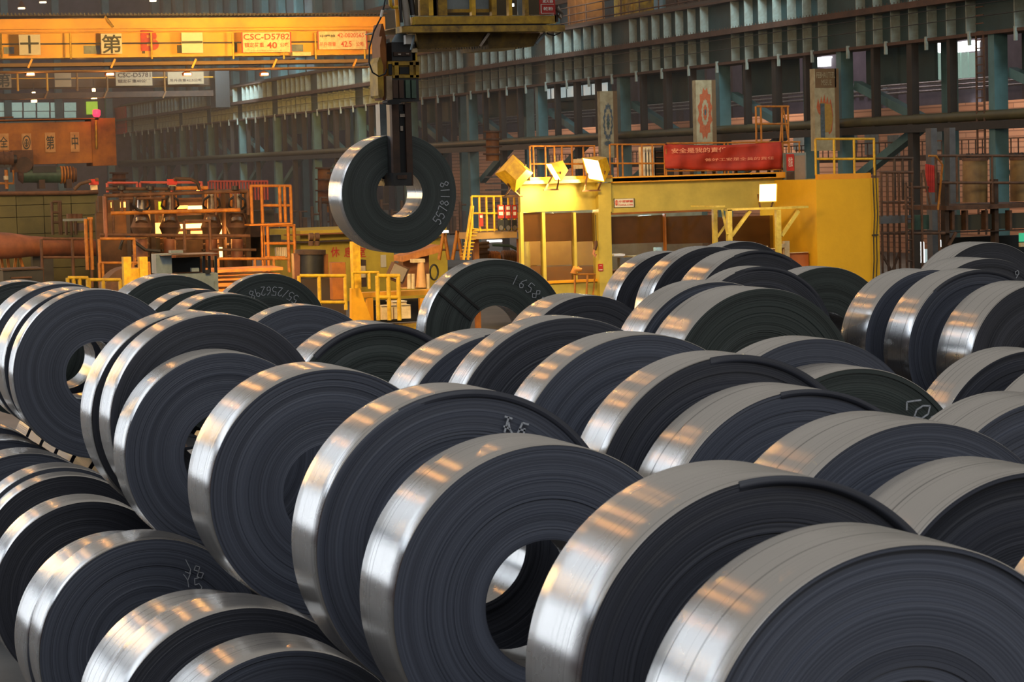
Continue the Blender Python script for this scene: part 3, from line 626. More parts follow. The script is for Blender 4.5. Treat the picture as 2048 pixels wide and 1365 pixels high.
for (u0, v0, u1, v1, Y, n2) in ((1046, 425, 1084, 567, CY+.05, 0), (1090, 425, 1147, 567, CY+.05, 0), (1152, 425, 1196, 567, CY+.05, 0), (1222, 430, 1329, 571, CY+.05, 1), (1332, 430, 1432, 571, CY+.05, 1), (1432, 430, 1570, 560, CY+.05, 1)):
    wn = part('window_glass', GLASS, cab, u0, v0, u1, v1, Y, .03)
    bl = part('window_blind', BLINDM, cab, u0, v0, u1, (484 if n2 == 0 else 489 if u0 < 1400 else 556), Y+.25, .03)
    if n2 == 0: part('window_panel', mat('ochre_lit_panel', '#a8823c', .7, vs=2, col2='#8a6228'), cab, u0-8, 480, u1+3, 532, CY+2.6, .03); part('window_panel', mat('brown_kick_panel', '#84572a', .7, vs=2), cab, u0-8, 532, u1+3, 567, CY+2.55, .03)
# console, chair and papers inside the right windows
part('console', mat('console_cream', '#b0a580', .6, vs=3), cab, 1272, 512, 1305, 560, CY+1.6, 1.0); part('console_top', GREY, cab, 1230, 545, 1330, 556, CY+1.2, .9); part('monitor', TEALD, cab, 1240, 515, 1266, 542, CY+1.8, .2)
part('cupboard', BLINDM, cab, 1224, 540, 1262, 571, CY+.6, .6); part('papers', WHITE, cab, 1228, 508, 1250, 513, CY+1.5, .5); part('hanging_coat', mat('pale_cyan_cloth', '#a8c8cc', .8, vs=5), cab, 1312, 495, 1324, 524, CY+2.2, .2)
point('cabin_interior_light', PY(1290, 440, CY+.9), (.85, .95, 1), 330, .3); point('cabin_interior_light', PY(1110, 440, CY+1.2), (1, .85, .5), 260, .3)
# roof kerb + name plate + red notice
fullbox('roof_kerb', ORY, 1060, 1225, 355, 368, CY-.2, .12); fullbox('roof_kerb', ORY, 1225, 1573, 354, 366, CY-.3, .12)
t = thing('name_plate', PY(1249, 416, CY-.12), 'cream company name plate with round emblem, above the cabin window', 'sign')
part('plate', WHITE, t, 1228, 397, 1269, 415, CY-.14, .03); 
text('lettering', '中國鋼鐵', REDT, t, 1238, 400, 1266, 406, CY-.15, bold=.01); text('lettering', 'CHINA STEEL', REDT, t, 1237, 408, 1267, 412, CY-.15, bold=.01)
ell(MB(), 1233, 406, 2.6, 5.5, CY-.145, .01).build('emblem', REDT, t); ell(MB(), 1233, 406, 1.6, 4, CY-.155, .01).build('emblem', WHITE, t); part('emblem', REDT, t, 1232.4, 401, 1233.6, 411, CY-.17, .005)
for q in ((1228, 397, 1269, 398), (1228, 414, 1269, 415), (1228, 397, 1229, 415), (1268, 397, 1269, 415)): part('border', BLACKT, t, *q, CY-.15, .01)
t = thing('fire_notice', PY(1201, 543, CY-.3), 'small red notice plate on the cabin corner post', 'sign'); part('plate', RED, t, 1197, 528, 1206, 543, CY-.28, .03); part('stripe', WHITE, t, 1198, 539, 1205, 541, CY-.29, .01); part('stripe', WHITE, t, 1199, 531, 1204, 532, CY-.29, .01)
# pipe stand with orange lamp at the left windows
t = thing('pipe_stand', PY(1170, 592, CY-.8), 'orange bent pipe stand with horn in front of the left cabin windows', 'stand')
for pts in (((1150, 592), (1150, 542), (1158, 534)), ((1150, 549), (1190, 549), (1186, 592)), ((1175, 550), (1173, 592))): pt('pipe', ORR, t, pts, CY-.8, .035)
MB().tube([PY(1148, 548, CY-.8), PY(1150, 538, CY-.8), PY(1164, 540, CY-.9)], .1, 10, rs=[.12, .1, .05]).build('horn', ORR, t)
t = thing('hanging_hook', PY(1190, 482, CY-.4), 'reddish hook block hanging beside the cabin corner', 'hook')
pt('line', DRK, t, [(1191, 430), (1191, 482)], CY-.4, .012); pt('block', RUST, t, [(1191, 482), (1192, 490), (1189, 500)], CY-.4, .06); pt('hook', mat('pink_hook', '#d89070', .6), t, [(1189, 498), (1187, 508), (1191, 514), (1192, 508)], CY-.4, .035)
# railings on the cabin roof
t = railing('orange guard railing on the left cabin roof, behind the floodlights', CY, [1061, 1068, 1092, 1110, 1125, 1145, 1168, 1190], 358, 292, [328], ORR, .03)
t = railing('orange guard railing with rounded bays between floodlight and red banner', CY, [1221, 1236, 1246, 1285, 1306, 1330], 357, 289, [327], ORR, .03)
t = railing('orange guard railing carrying the red banner', CY-.1, [1333, 1450, 1457, 1565], 356, 287, [342], ORR, .03, slope=-.012)
t = railing('orange railing on the yellow block roof with square end', 67.9, [1632, 1669, 1709, 1749], 351, 278, [318], YEL2, .04)
t = railing('low orange railing loop left of the yellow block roof', 70.6, [1560, 1580, 1600], 366, 284, [318], ORR, .03)
t = railing('narrow tall orange ladder cage standing on the cabin roof', CY+1.5, [1514, 1524, 1566, 1578], 340, 213, [248, 286], ORR, .035, name='ladder_cage', cat='ladder')
pt('brace', ORR, t, [(1566, 213), (1560, 286)], CY+1.5, .03); pt('brace', ORR, t, [(1566, 213), (1578, 286)], CY+1.5, .03)
# clutter on the roof
for (u0, v0, u1, v1, m, l, nm, cat) in ((1288, 293, 1308, 355, CREAM, 'cream upright frame cabinet on the cabin roof', 'switch_cabinet', 'cabinet'), (1312, 295, 1328, 354, DRK, 'dark open rack on the cabin roof left of the banner', 'equipment_rack', 'rack'),
        (1156, 318, 1167, 338, CREAM, 'small pale square board behind the left roof railing', 'notice_board', 'sign'), (1574, 305, 1612, 372, GREY, 'grey junction box with red side panel hung right of the banner', 'junction_box', 'box')):
    t = thing(nm, PY((u0+u1)/2, v1, CY-.35), l, cat); Yb = CY+.6 if u1 < 1500 else CY-.4
    part('body', m, t, u0, v0, u1, v1, Yb, .4)
    if nm == 'junction_box':
        part('side_panel', RED, t, 1574, 308, 1588, 342, Yb-.03, .03); part('side_panel', BRN, t, 1574, 343, 1588, 362, Yb-.03, .03); text('lettering', '危險', WHITET, t, 1577, 314, 1585, 334, Yb-.04); part('door', mat('pinkish_grey_paint', '#8f7a6c', .6, vs=3), t, 1590, 311, 1610, 366, Yb-.03, .03); part('bracket', BRN, t, 1572, 371, 1613, 375, Yb, .3)
    elif nm == 'switch_cabinet':
        for k in range(4): part('bar', WHITE, t, 1288+k*6, 296, 1290+k*6, 355, Yb-.05, .04)
        part('recess', DRK, t, 1291, 305, 1306, 352, Yb-.03, .03)
    elif nm == 'equipment_rack':
        for k in range(5): part('shelf', RUST, t, 1312, 303+k*11, 1328, 305+k*11, Yb-.05, .05)
    else: part('edge', WHITE, t, u0-1, v0-1, u1+1, v0, Yb-.02, .02)
for k in range(9): 
    u = 1362+k*22; t = thing('gauge_cluster', PY(u, 355, CY+.5), ('first', 'second', 'third', 'fourth', 'fifth', 'sixth', 'seventh', 'eighth', 'ninth')[k]+' pipe valve from the left below the red banner', 'valve', 'valves behind the banner railing')
    pt('pipe', BRN, t, [(u, 355), (u, 336)], CY+.5, .06); part('wheel', STEELM, t, u-3, 340+(k % 3)*3, u+3, 345+(k % 3)*3, CY+.4, .06)
# red banner
BANM = mat('red_banner_cloth', '#b02a10', .7, vs=1.2, col2='#84200e')
bn = thing('banner', PY(1446, 340, CY-.2), 'red cloth banner with white Chinese slogan hanging on the cabin railing', 'banner')
NB = 40; vs = []; fs = []
for i in range(NB+1):
    for j in range(9):
        tt = i/NB; s_ = j/8; u = 1330 + 234*tt; vt_ = 288 + 5*math.sin(PI*tt) - 5*tt; vb_ = 337 + 3*math.sin(PI*tt) + 1*tt
        p = PY(u, vt_ + (vb_-vt_)*s_, CY-.2); vs.append((p.x, p.y + .05*math.sin(s_*5+tt*9) + .04*math.sin(tt*33+s_*2), p.z))
for i in range(NB):
    for j in range(8): fs.append((i*9+j, i*9+j+1, (i+1)*9+j+1, (i+1)*9+j))
o = MB().add(vs, fs, True).build('cloth', BANM, bn); md = o.modifiers.new('s', 'SOLIDIFY'); md.thickness = .015
text('lettering', '安全是我的責任', PINKT, bn, 1343, 294, 1452, 307, CY-.36, bold=.012); text('lettering', '做好工安是全員的責任', PINKT, bn, 1410, 313, 1548, 323, CY-.36)
for u, v in ((1331, 289), (1563, 284), (1331, 337), (1563, 338)): pt('tie', BRN, bn, [(u, v), (u+2, v-2)], CY-.2, .02)

# floodlights
def flood(u, v, s, label, lit, Y, yaw=0, tilt=0, rot=0, power=0, pos=None):
    """box hood floodlight; s = half size in metres"""
    base = PY(u, v, Y) ; t = thing('floodlight', base - Vector((0, 0, s)), label, 'floodlight')
    R_ = Matrix.Rotation(yaw, 3, 'Z') @ Matrix.Rotation(tilt, 3, 'X') @ Matrix.Rotation(rot, 3, 'Y')
    def tr(vs_): return [base + R_ @ Vector(x) for x in vs_]
    h = MB(); d = s*1.3
    h.add(tr([(-s, 0, -s), (s, 0, -s), (s, 0, s), (-s, 0, s), (-s*.55, d, -s*.55), (s*.55, d, -s*.55), (s*.55, d, s*.55), (-s*.55, d, s*.55)]),
          [(4, 5, 6, 7), (0, 1, 5, 4), (1, 2, 6, 5), (2, 3, 7, 6), (3, 0, 4, 7)])
    h.build('hood', YEL2, t)
    MB().add(tr([(-s*.93, .02, -s*.93), (s*.93, .02, -s*.93), (s*.93, .02, s*.93), (-s*.93, .02, s*.93), (-s*.8, .06, -s*.8), (s*.8, .06, -s*.8), (s*.8, .06, s*.8), (-s*.8, .06, s*.8)]), [(0, 1, 2, 3), (7, 6, 5, 4), (0, 4, 5, 1), (1, 5, 6, 2), (2, 6, 7, 3), (3, 7, 4, 0)]).build('lens', FLOOD if lit else GREY, t)
    MB().bar(base + R_ @ Vector((-s, .3*d, -s*.2)), base + Vector((-s*.6, .2, -s*1.7)), .04).bar(base + R_ @ Vector((s, .3*d, -s*.2)), base + Vector((s*.6, .2, -s*1.7)), .04).bar(base + Vector((-s*.8, .2, -s*1.7)), base + Vector((s*.8, .2, -s*1.7)), .05).build('bracket', RUST, t)
    if lit:
        f = base + R_ @ Vector((0, -.25, 0)); l = bpy.data.lights.new('floodlight_beam', 'AREA'); l.size = s*1.6; l.color = (1, .74, .28); l.energy = power; l.shape = 'SQUARE'
        lo = bpy.data.objects.new('floodlight_beam', l); C.objects.link(lo); lo.location = f; lo.rotation_euler = (R_ @ Vector((0, -1, 0))).to_track_quat('-Z', 'Y').to_euler()
    return t
flood(1028, 347, .40, 'unlit yellow box floodlight tipped on its corner at the left end of the cabin roof', False, CY-.6, yaw=PI*.93, rot=D(45), tilt=.2)
flood(1106, 345, .30, 'lit floodlight seen edge-on, middle of the three on the cabin roof', True, CY-.7, yaw=D(-92), tilt=D(30), rot=D(0), power=200)
flood(1186, 340, .36, 'brightest lit yellow floodlight on the cabin roof, nearest the railing bays', True, CY-.7, yaw=D(-72), tilt=D(25), rot=D(8), power=320)
flood(1536, 386, .27, 'glaring white floodlight standing on the yellow gantry beam', True, 66.4, yaw=D(-10), tilt=D(10), power=320)
point('floodlight_spill_light', PY(1110, 365, CY-1.2), (1, .62, .12), 12, .1); point('floodlight_spill_light', PY(1196, 365, CY-1.3), (1, .62, .12), 34, .1)
point('floodlight_spill_light', PY(1536, 388, CY-4.6), (1, .72, .3), 60, .15)

# gantry frame in front of the cabin
GY = 66.5
t = thing('gantry_frame', PY(1500, 640, GY), 'pale yellow steel gantry frame with diagonal braces, carrying the glaring floodlight', 'frame')
GM = mat('pale_yellow_gantry_paint', '#d6bf5a', .5, vs=5, col2='#a88a30')
part('beam', GM, t, 1454, 412, 1617, 422, GY, .2); part('beam', GM, t, 1426, 413, 1617, 420, GY+1.6, .2)
for u in (1455, 1553): a = PY(u, 420, GY); b = PY(u+9, 420, GY); MB().box((a.x, GY, 0), (b.x, GY+.15, a.z)).build('post', GM, t)
a = PY(1427, 420, GY+1.6); MB().box((a.x, GY+1.6, 0), (a.x+.12, GY+1.75, a.z)).build('post', GM, t)
MB().bar(PY(1500, 422, GY+.1), PY(1463, 472, GY+.1), .09).build('brace', GM, t); MB().bar(PY(1597, 422, GY+.1), PY(1563, 472, GY+.1), .09).build('brace', GM, t)
MB().bar(PY(1444, 420, GY+.8), PY(1455, 470, GY), .06).build('brace', GM, t); MB().bar(PY(1454, 447, GY+1.6), PY(1434, 475, GY+1.6), .06).build('brace', GM, t)
MB().box((PY(1430, 415, GY).x, GY, PY(1430, 415, GY).z), (PY(1450, 415, GY).x, GY+1.8, PY(1450, 411, GY).z)).build('cross_beam', GM, t)
# orange crate and cream posts under the gantry
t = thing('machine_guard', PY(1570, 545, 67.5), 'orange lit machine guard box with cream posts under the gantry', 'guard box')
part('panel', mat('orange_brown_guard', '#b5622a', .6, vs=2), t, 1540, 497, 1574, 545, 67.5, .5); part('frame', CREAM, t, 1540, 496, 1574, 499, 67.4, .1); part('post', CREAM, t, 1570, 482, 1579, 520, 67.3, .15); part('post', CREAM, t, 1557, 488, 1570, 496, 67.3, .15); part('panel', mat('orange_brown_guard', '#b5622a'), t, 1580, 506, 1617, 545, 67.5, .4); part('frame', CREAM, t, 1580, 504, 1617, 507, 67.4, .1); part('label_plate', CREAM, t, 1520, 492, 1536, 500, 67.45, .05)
# recess right of the windows
fullbox('recess_wall', mat('olive_brown_recess', '#6e6a28', .8, vs=1), 1570, 1602, 366, None, CY+.4, .2); fullbox('recess_door', BLINDM, 1590, 1601, 445, None, CY-1.2, .1)
# right yellow block
t = thing('yellow_block_room', PY(1690, 650, 67), 'plain bright yellow plastered block at the right end of the cabin', 'building')
BLKM = mat('yellow_plaster', '#dba514', .75, var=.14, vs=.9, bump=.25, bs=9)
a = PY(1632, 360, 67); b = PY(1757, 360, 67); MB().box((a.x, 67, 0), (b.x, 71, a.z)).build('wall', BLKM, t)
a2 = PY(1638, 349, 67); b2 = PY(1745, 349, 67); MB().box((a2.x, 67.1, a.z), (b2.x, 67.25, a2.z)).build('roof_kerb', ORY, t)
for du in (0, 6):
    pt('cable', DRK, t, [(1746+du, 335), (1746+du, 362), (1749+du, 430), (1747+du, 480), (1748+du, 520), (1746+du, 562)], 66.9, .018)
part('cable_clip', DRK, t, 1745, 469, 1757, 472, 66.9, .05)

# left service platform with red signs and stair
t = thing('service_platform', PY(990, 650, CY+.5), 'yellow railed service platform with stair, left of the cabin', 'platform')
PYY = CY+.5
part('deck', mat('tan_deck_edge', '#a07c4c', .7, vs=2), t, 943, 463, 1034, 479, PYY, 1.2); part('kick_board', YEL2, t, 944, 456, 1042, 463, PYY-.02, .05)
for u in (945, 960, 974, 989, 1004, 1018, 1030): pt('post', YEL2, t, [(u, 463), (u, 393)], PYY, .035)
for v in (393, 427): pt('rail', YEL2, t, [(943, v), (1042, v)], PYY, .035)
for du in (0, 9):
    pt('stair_rail', YEL2, t, [(943+du*.3, 412), (927+du, 520)], PYY-.3, .04)
for k in range(9): part('stair_tread', YEL2, t, 926+k*1.9, 513-k*7, 942+k*1.9, 515-k*7, PYY-.3, .3)
for u in (948, 1036): a = PY(u, 478, PYY+.3); MB().box((a.x, PYY+.3, 0), (a.x+.15, PYY+.45, a.z)).build('leg', RUSTY, t)
for i, (u0, u1) in enumerate(((996, 1008), (1011, 1022), (1025, 1034))):
    t = thing('safety_sign', PY((u0+u1)/2, 463, PYY-.1), ('leftmost','middle','rightmost')[i]+' red and white safety sign on the service platform railing', 'sign', 'red safety signs on the platform railing')
    part('plate', RED, t, u0, 410, u1, 437, PYY-.08, .03); part('field', WHITE, t, u0+2, 413, u1-2, 420, PYY-.1, .02); part('field', WHITE, t, u0+2, 424, u1-2, 431, PYY-.1, .02); part('lower_plate', DRK, t, u0, 440, u1, 462, PYY-.08, .03); ell(MB(), (u0+u1)/2, 456, 4, 5, PYY-.09, .01).build('disc', STEELM, t)
t = thing('safety_sign', PY(962, 455, PYY-.1), 'narrow red sign strip on a post at the stair end of the platform', 'sign'); part('plate', RED, t, 959, 427, 966, 453, PYY-.08, .03); part('field', WHITE, t, 960, 431, 965, 436, PYY-.1, .01)
MB().box(tuple(PY(978, 485, 75)), tuple(PY(1004, 480, 75)+Vector((0, .2, 0)))).build('fluorescent_lamp', FLUO, None, label='white fluorescent tube under the service platform', category='lamp')
# machinery below platform
def motor(label, u0, v0, u1, v1, Y, m, name='electric_motor', cat='motor', fins=5, group=None):
    """horizontal cylinder body with fins, end bell and feet"""
    a = PY(u0, (v0+v1)/2, Y); b = PY(u1, (v0+v1)/2, Y); r = (PY(u0, v0, Y).z - PY(u0, v1, Y).z)/2
    t = thing(name, (a+b)/2 - Vector((0, 0, r)), label, cat, group)
    MB().tube([a, b], r*.9, 16).build('body', m, t)
    for k in range(fins):
        x = a.lerp(b, .12 + .2*k/max(1, fins-1)*3.5); MB().tube([x, x + (b-a)*.03], r, 16).build('fin', m, t)
    MB().tube([b, b + (b-a)*.15], r*.5, 12).build('end_bell', DRK, t)
    MB().box((a.x+r*.3, Y-r*.5, a.z-r*1.15), (b.x-r*.3, Y+r*.5, a.z-r*.7)).build('foot', DRK, t)
    return t
motor('rounded orange-brown motor under the service platform, left one', 970, 502, 998, 530, 74, RUSTY)
motor('rounded orange-brown motor under the service platform, beside the cabin', 1004, 500, 1030, 530, 74.6, RUST)
t = thing('pipe_rack', PY(970, 520, 73), 'dark pipe rack under the service platform', 'rack')
for v in (489, 497, 508): pt('pipe', BRN, t, [(944, v), (978, v-3)], 73, .06)
pt('pipe', TEALD, t, [(985, 490), (1020, 492), (1036, 500)], 73.5, .05); part('panel', BRN, t, 946, 486, 975, 525, 73.6, .1)

# ================================================================== LIFTING TONGS, CRANE CAB
def PH(u, v, dy=0): return PY(u, v, HY-.25+dy)
tg = thing('lifting_tongs', PH(800, 372), 'tall grimy lifting tongs gripping the hanging coil through its bore', 'tongs')
TY = HY-.38
part('arm', DRK, tg, 785, 208, 822, 368, TY+.12, .22); part('arm_side_plate', BRN, tg, 788, 205, 797, 372, TY, .12); part('arm_side_plate', BRN, tg, 815, 205, 822, 372, TY, .12)
part('arm_slot', BLK, tg, 798, 222, 814, 350, TY+.06, .08); part('slot_plate', STEELM, tg, 800, 228, 811, 234, TY+.02, .05); part('pin', STEELM, tg, 801, 252, 806, 262, TY+.01, .05); part('shoe', DRK, tg, 787, 345, 823, 372, TY-.04, .5); part('shoe_block', BRN, tg, 796, 350, 814, 358, TY-.08, .06)
part('rear_arm', GREY, tg, 762, 208, 786, 300, HY+1.02, .25); part('rear_shoe', DRK, tg, 764, 352, 790, 366, HY+.9, .3)
q0 = PY(790, 372, TY); q1 = PY(818, 358, TY); MB().box((q0.x, TY, q0.z), (q1.x, HY+1.1, q1.z)).build('lifting_toe', DRK, tg)
part('guide_box', DRK, tg, 783, 156, 837, 204, TY-.05, .5)
for u in (788, 799, 812, 824): part('roller', GREENM if u > 800 else BRN, tg, u, 160, u+8, 196, TY-.12, .1)
fr = part('frame_head', DYEL, tg, 777, 122, 838, 158, TY-.02, .45)
part('frame_window', BLK, tg, 799, 134, 818, 148, TY-.05, .05); part('frame_window', BLK, tg, 778, 128, 784, 150, TY-.05, .05)
for (u0, v0, u1, v1) in ((786, 124, 838, 131), (786, 150, 838, 156), (790, 124, 797, 156), (820, 124, 826, 156), (832, 124, 838, 156)): part('frame_rib', DYEL, tg, u0, v0, u1, v1, TY-.08, .06)
part('upper_link', DRK, tg, 784, 84, 830, 122, TY+.1, .35); part('link_plate', BRN, tg, 788, 104, 822, 112, TY+.05, .06)
for (u, v, m) in ((796, 107, STEELM), (812, 106, STEELM)): part('bolt_plate', m, tg, u, v, u+6, v+3, TY+.02, .03)
# sheave blocks at left : long upright orange discs seen edge-on
for (u0, u1, v0, v1, dy, m) in ((765, 773, 72, 200, .0, RUSTY), (773, 782, 45, 196, .25, RUSTY), (755, 764, 115, 196, -.1, DYEL)):
    q0 = PY(u0, v1, TY); q1 = PY(u1, v0, TY); xm = (q0.x+q1.x)/2; hh = q1.z-q0.z
    pol = [(q0.x, q0.z+.06*hh), (q0.x+.02, q0.z), (q1.x-.02, q0.z), (q1.x, q0.z+.06*hh), (q1.x, q0.z+.80*hh), (xm+.012, q1.z), (xm-.012, q1.z), (q0.x, q0.z+.86*hh)]
    MB().prism(pol, TY+.05+dy, TY+.5+dy).build('sheave', m, tg)
part('side_plate', mat('cream_worn_plate', '#a89070', .6, vs=4, col2='#6a5238'), tg, 774, 152, 784, 200, TY-.06, .3); ell(MB(), 778, 205, 14, 5, TY-.05, .3).build('shoe_pad', BLK, tg)
part('lug', YEL2, tg, 825, 96, 834, 122, TY+.1, .2); part('lug_cap', CREAM, tg, 824, 97, 835, 105, TY+.05, .1)
cbl = [(772, -10), (768, 12), (762, 35), (748, 62), (739, 95), (738, 125), (745, 145), (758, 153), (770, 148), (774, 138)]
t = thing('hanging_cable', PY(755, 153, TY), 'black cable looping down beside the tongs with a white clip', 'cable'); pt('cable', BLK, t, cbl, TY-.2, .013); pt('clip', WHITE, t, [(765, 20), (762, 34)], TY-.22, .022)
t = thing('hanging_cable', PY(1110, 70, HY-.2), 'short black cable drooping under the right end of the crane cab platform', 'cable'); pt('cable', BLK, t, [(1092, 62), (1096, 68), (1108, 71), (1120, 66), (1122, 60)], HY-.2, .012)
# crane cab platform
KY = HY-.5
cp = thing('crane_cab_platform', PY(960, 95, KY), 'grimy yellow crane cab platform at the top of the photo above the tongs', 'platform')
CAB = DYEL
part('upper_beam', mat('cab_beam_yellow', '#c79c18', .55, vs=5, col2='#7a5a14'), cp, 830, 31, 1112, 49, KY, .3)
part('lower_beam', mat('worn_cab_yellow', '#b8902a', .6, vs=6, col2='#5d4520'), cp, 804, 50, 1130, 65, KY-.3, .35)
part('deck', DRK, cp, 806, 49, 1128, 54, KY-.2, 2.2)
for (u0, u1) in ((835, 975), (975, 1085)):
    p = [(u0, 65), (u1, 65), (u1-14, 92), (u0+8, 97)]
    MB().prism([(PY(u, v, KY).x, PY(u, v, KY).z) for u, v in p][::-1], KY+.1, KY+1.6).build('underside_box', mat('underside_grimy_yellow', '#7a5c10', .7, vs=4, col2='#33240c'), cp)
MB().bar(PY(978, 66, KY), PY(960, 92, KY), .04).build('gusset', STEELM, cp); MB().bar(PY(1090, 66, KY), PY(1072, 88, KY), .04).build('gusset', GREY, cp)
rnd = random.Random(2); mb = MB()
for k in range(40):
    u = 850+k*5.2; mb.bar(PY(u, 93+rnd.random(), KY+.2), PY(u+rnd.uniform(-1, 1), 96+rnd.random()*4-k*.05, KY+.2), .012)
mb.build('grease_drips', DRK, cp, kind='stuff')
for (u0, u1, m) in ((841, 856, CAB), (858, 872, YEL2), (877, 893, CAB), (867, 873, BRN), (944, 950, YEL2), (984, 992, CAB), (1018, 1023, YEL2), (1050, 1056, CAB)):
    part('stanchion', m, cp, u0, -40, u1, 31, KY+.1, .12)
part('cab_panel', GREY, cp, 894, -30, 976, 24, KY+.3, .06); part('cab_panel_trim', DYEL, cp, 892, 18, 978, 25, KY+.22, .08)
part('cab_back', mat('cab_back_brown', '#4a3c20', .7, vs=2), cp, 830, -60, 1100, 31, KY+1.4, .1)
part('cab_glass', GREY, cp, 1036, -30, 1056, 30, KY+.4, .03)
t = thing('cab_lamp', PY(1024, 12, KY+.8), 'small bright lamp inside the crane cab', 'lamp'); part('bulb', FLUO, t, 1022, 7, 1028, 13, KY+.8, .05); part('bulb_holder', DRK, t, 1021, 2, 1029, 7, KY+.8, .06)
t = thing('warning_sign', PY(1094, 28, KY-.1), 'red warning sign with white Chinese lettering on the crane cab', 'sign')
part('plate', RED, t, 1080, -12, 1110, 29, KY-.05, .03); text('lettering', '滅火器', WHITET, t, 1085, -1, 1106, 6, KY-.07, bold=.01); text('lettering', '乾粉', WHITET, t, 1087, 14, 1106, 21, KY-.07, bold=.01); 
for q in ((1082, 8, 1108, 9), (1082, 26, 1108, 27), (1082, 9, 1083, 26)): part('border', WHITE, t, *q, KY-.07, .01)
t = thing('cab_horn', PY(1120, 35, KY), 'curved chrome horn hanging at the right end of the crane cab', 'horn'); MB().tube([PY(1113, 15, KY), PY(1118, 20, KY), PY(1123, 28, KY), PY(1118, 34, KY)], .05, 8, rs=[.05, .035, .04, .06]).build('bell', STEELM, t)
part('mounting_bracket', BRN, t, 1110, 10, 1116, 44, KY, .05)
t = thing('cab_floodlight', PY(808, 96, KY+.2), 'round white-rimmed dish lamp under the left end of the crane cab', 'lamp')
c = PY(810, 78, KY+.1); mb = MB(); rs_ = [(.02, .0), (.10, .02), (.16, .10), (.17, .15)]
vs = [(c.x + r*1.0*math.cos(2*PI*k/20), c.y + .2 - r*.35*math.sin(2*PI*k/20), c.z + .10 - h*1.2 + .02*math.sin(2*PI*k/20)) for r, h in rs_ for k in range(20)]
mb.add(vs, [(i*20+k, i*20+(k+1) % 20, (i+1)*20+(k+1) % 20, (i+1)*20+k) for i in range(3) for k in range(20)], True).build('reflector', GREY, t)
part('lamp_body', WHITE, t, 812, 70, 828, 88, KY, .12); pt('conduit', GREY, t, [(828, 70), (826, 84), (822, 100)], KY-.05, .02)
for (u0, u1, v1, m) in ((792, 800, 55, ORY), (800, 806, 45, DRK), (808, 822, 55, mat('pale_grey_tube', '#8c8478', .5, vs=5)), (820, 832, 30, DRK)):
    MB().tube([PY(u0-3, -40, KY+.2), PY((u0+u1)/2, v1, KY+.2)], (PY(u1, 0, KY).x-PY(u0, 0, KY).x)/2, 8).build('upright_pipe', m, cp)
pt('hook_pipe', YEL2, cp, [(780, -8), (781, 10), (786, 15), (796, 14)], KY, .03)

# ================================================================== YELLOW BRIDGE CRANES AT LEFT
def bridge(Y, u_end, dv, sc, front):
    t = thing('bridge_crane', PY(u_end/2, (142 if front else 200), Y), 'amber-yellow overhead bridge crane with signs across the upper left' if front else 'rear bridge crane, dimmer, partly hidden under the amber one', 'overhead crane')
    return t
BY = 158.0
b1 = bridge(BY, 740, 0, 1, True)
part('girder', ORY, b1, -60, 33, 770, 118, BY+.6, 2.2); part('upper_ledge', ORY, b1, -60, 53, 770, 58, BY+.2, .5)
part('rail_track', BRN, b1, -60, 25, 775, 33, BY+.4, 2.4)
for k in range(70): 
    pass
mb = MB()
for k in range(105): pbox(mb, -40+k*7.7, 26, -37+k*7.7, 31, BY+.3, .1)
mb.build('rail_clips', DRK, b1, kind='stuff')
part('bottom_ledge', YEL2, b1, -60, 109, 740, 117, BY-.1, .7)
part('walkway', mat('walkway_underside_brown', '#7a5a30', .7, vs=1), b1, -60, 118, 740, 135, BY-1.2, 1.9); part('walkway_edge', mat('walkway_edge', '#6a4a20', .7), b1, -60, 135, 742, 143, BY-1.4, 2.1)
for u in (56, 222, 384, 545, 705): MB().bar(PY(u+8, 118, BY-1.3), PY(u, 136, BY-1.3), .12).build('gusset', ORY, b1)
MB().bar(PY(210, 33, BY+.5), PY(226, 54, BY+.3), .15).build('stay', DYEL, b1)
for u in (3, 142, 304, 467, 568, 632, 730): pt('railing_post', YEL2 if u > 100 else DYEL, b1, [(u, 118), (u, 66)], BY-1.2, .07)
pt('railing_top', ORY, b1, [(-50, 67), (740, 62)], BY-1.2, .04); pt('railing_mid', DRK, b1, [(-50, 89), (740, 83)], BY-1.2, .05)
for (u0, v0, u1, v1) in ((8, 94, 28, 108), (168, 91, 200, 108), (285, 100, 290, 107), (355, 90, 363, 106), (583, 89, 606, 103), (470, 86, 474, 104)): part('access_plate', GREY if u1-u0 > 10 else BLACKT, b1, u0, v0, u1, v1, BY+.5, .1)
part('end_truck', DRK, b1, 700, 20, 800, 60, BY+1, 2); part('tray', CREAM, b1, 585, 104, 622, 112, BY-1.0, .5)

text('lettering', 'B', RED, b1, 282, 60, 317, 102, BY+.42, bold=.05)
def csign(par_label, u0, v0, u1, v1, Y, items, m=CREAM, name='crane_sign'):
    t = thing(name, PY((u0+u1)/2, v1, Y), par_label, 'sign'); pl_ = part('plate', m, t, u0, v0, u1, v1, Y, .06)
    for (s, mm, a_, b_, c_, d_, bo) in items: text('lettering', s, mm, pl_, a_, b_, c_, d_, Y-.02, bold=bo)
    return t
SB = mat('white_crane_sign', '#cfc3a8', .7, vs=3, var=.15)
csign('white crane sign bearing a dark plus-shaped character', 39, 69, 80, 110, BY-1.4, [('十', BLACKT, 41, 71, 77, 107, .02)], SB)
csign('white crane sign bearing the dark character for number', 203, 67, 243, 108, BY-1.4, [('第', BLACKT, 204, 69, 242, 107, .015)], SB)
csign('white crane sign with a single dark dash', 364, 65, 405, 106, BY-1.4, [], SB)
part('dash', BLACKT, [o for o in C.objects if o.get('label') == 'white crane sign with a single dark dash'][0], 364, 82, 405, 87, BY-1.43, .02)
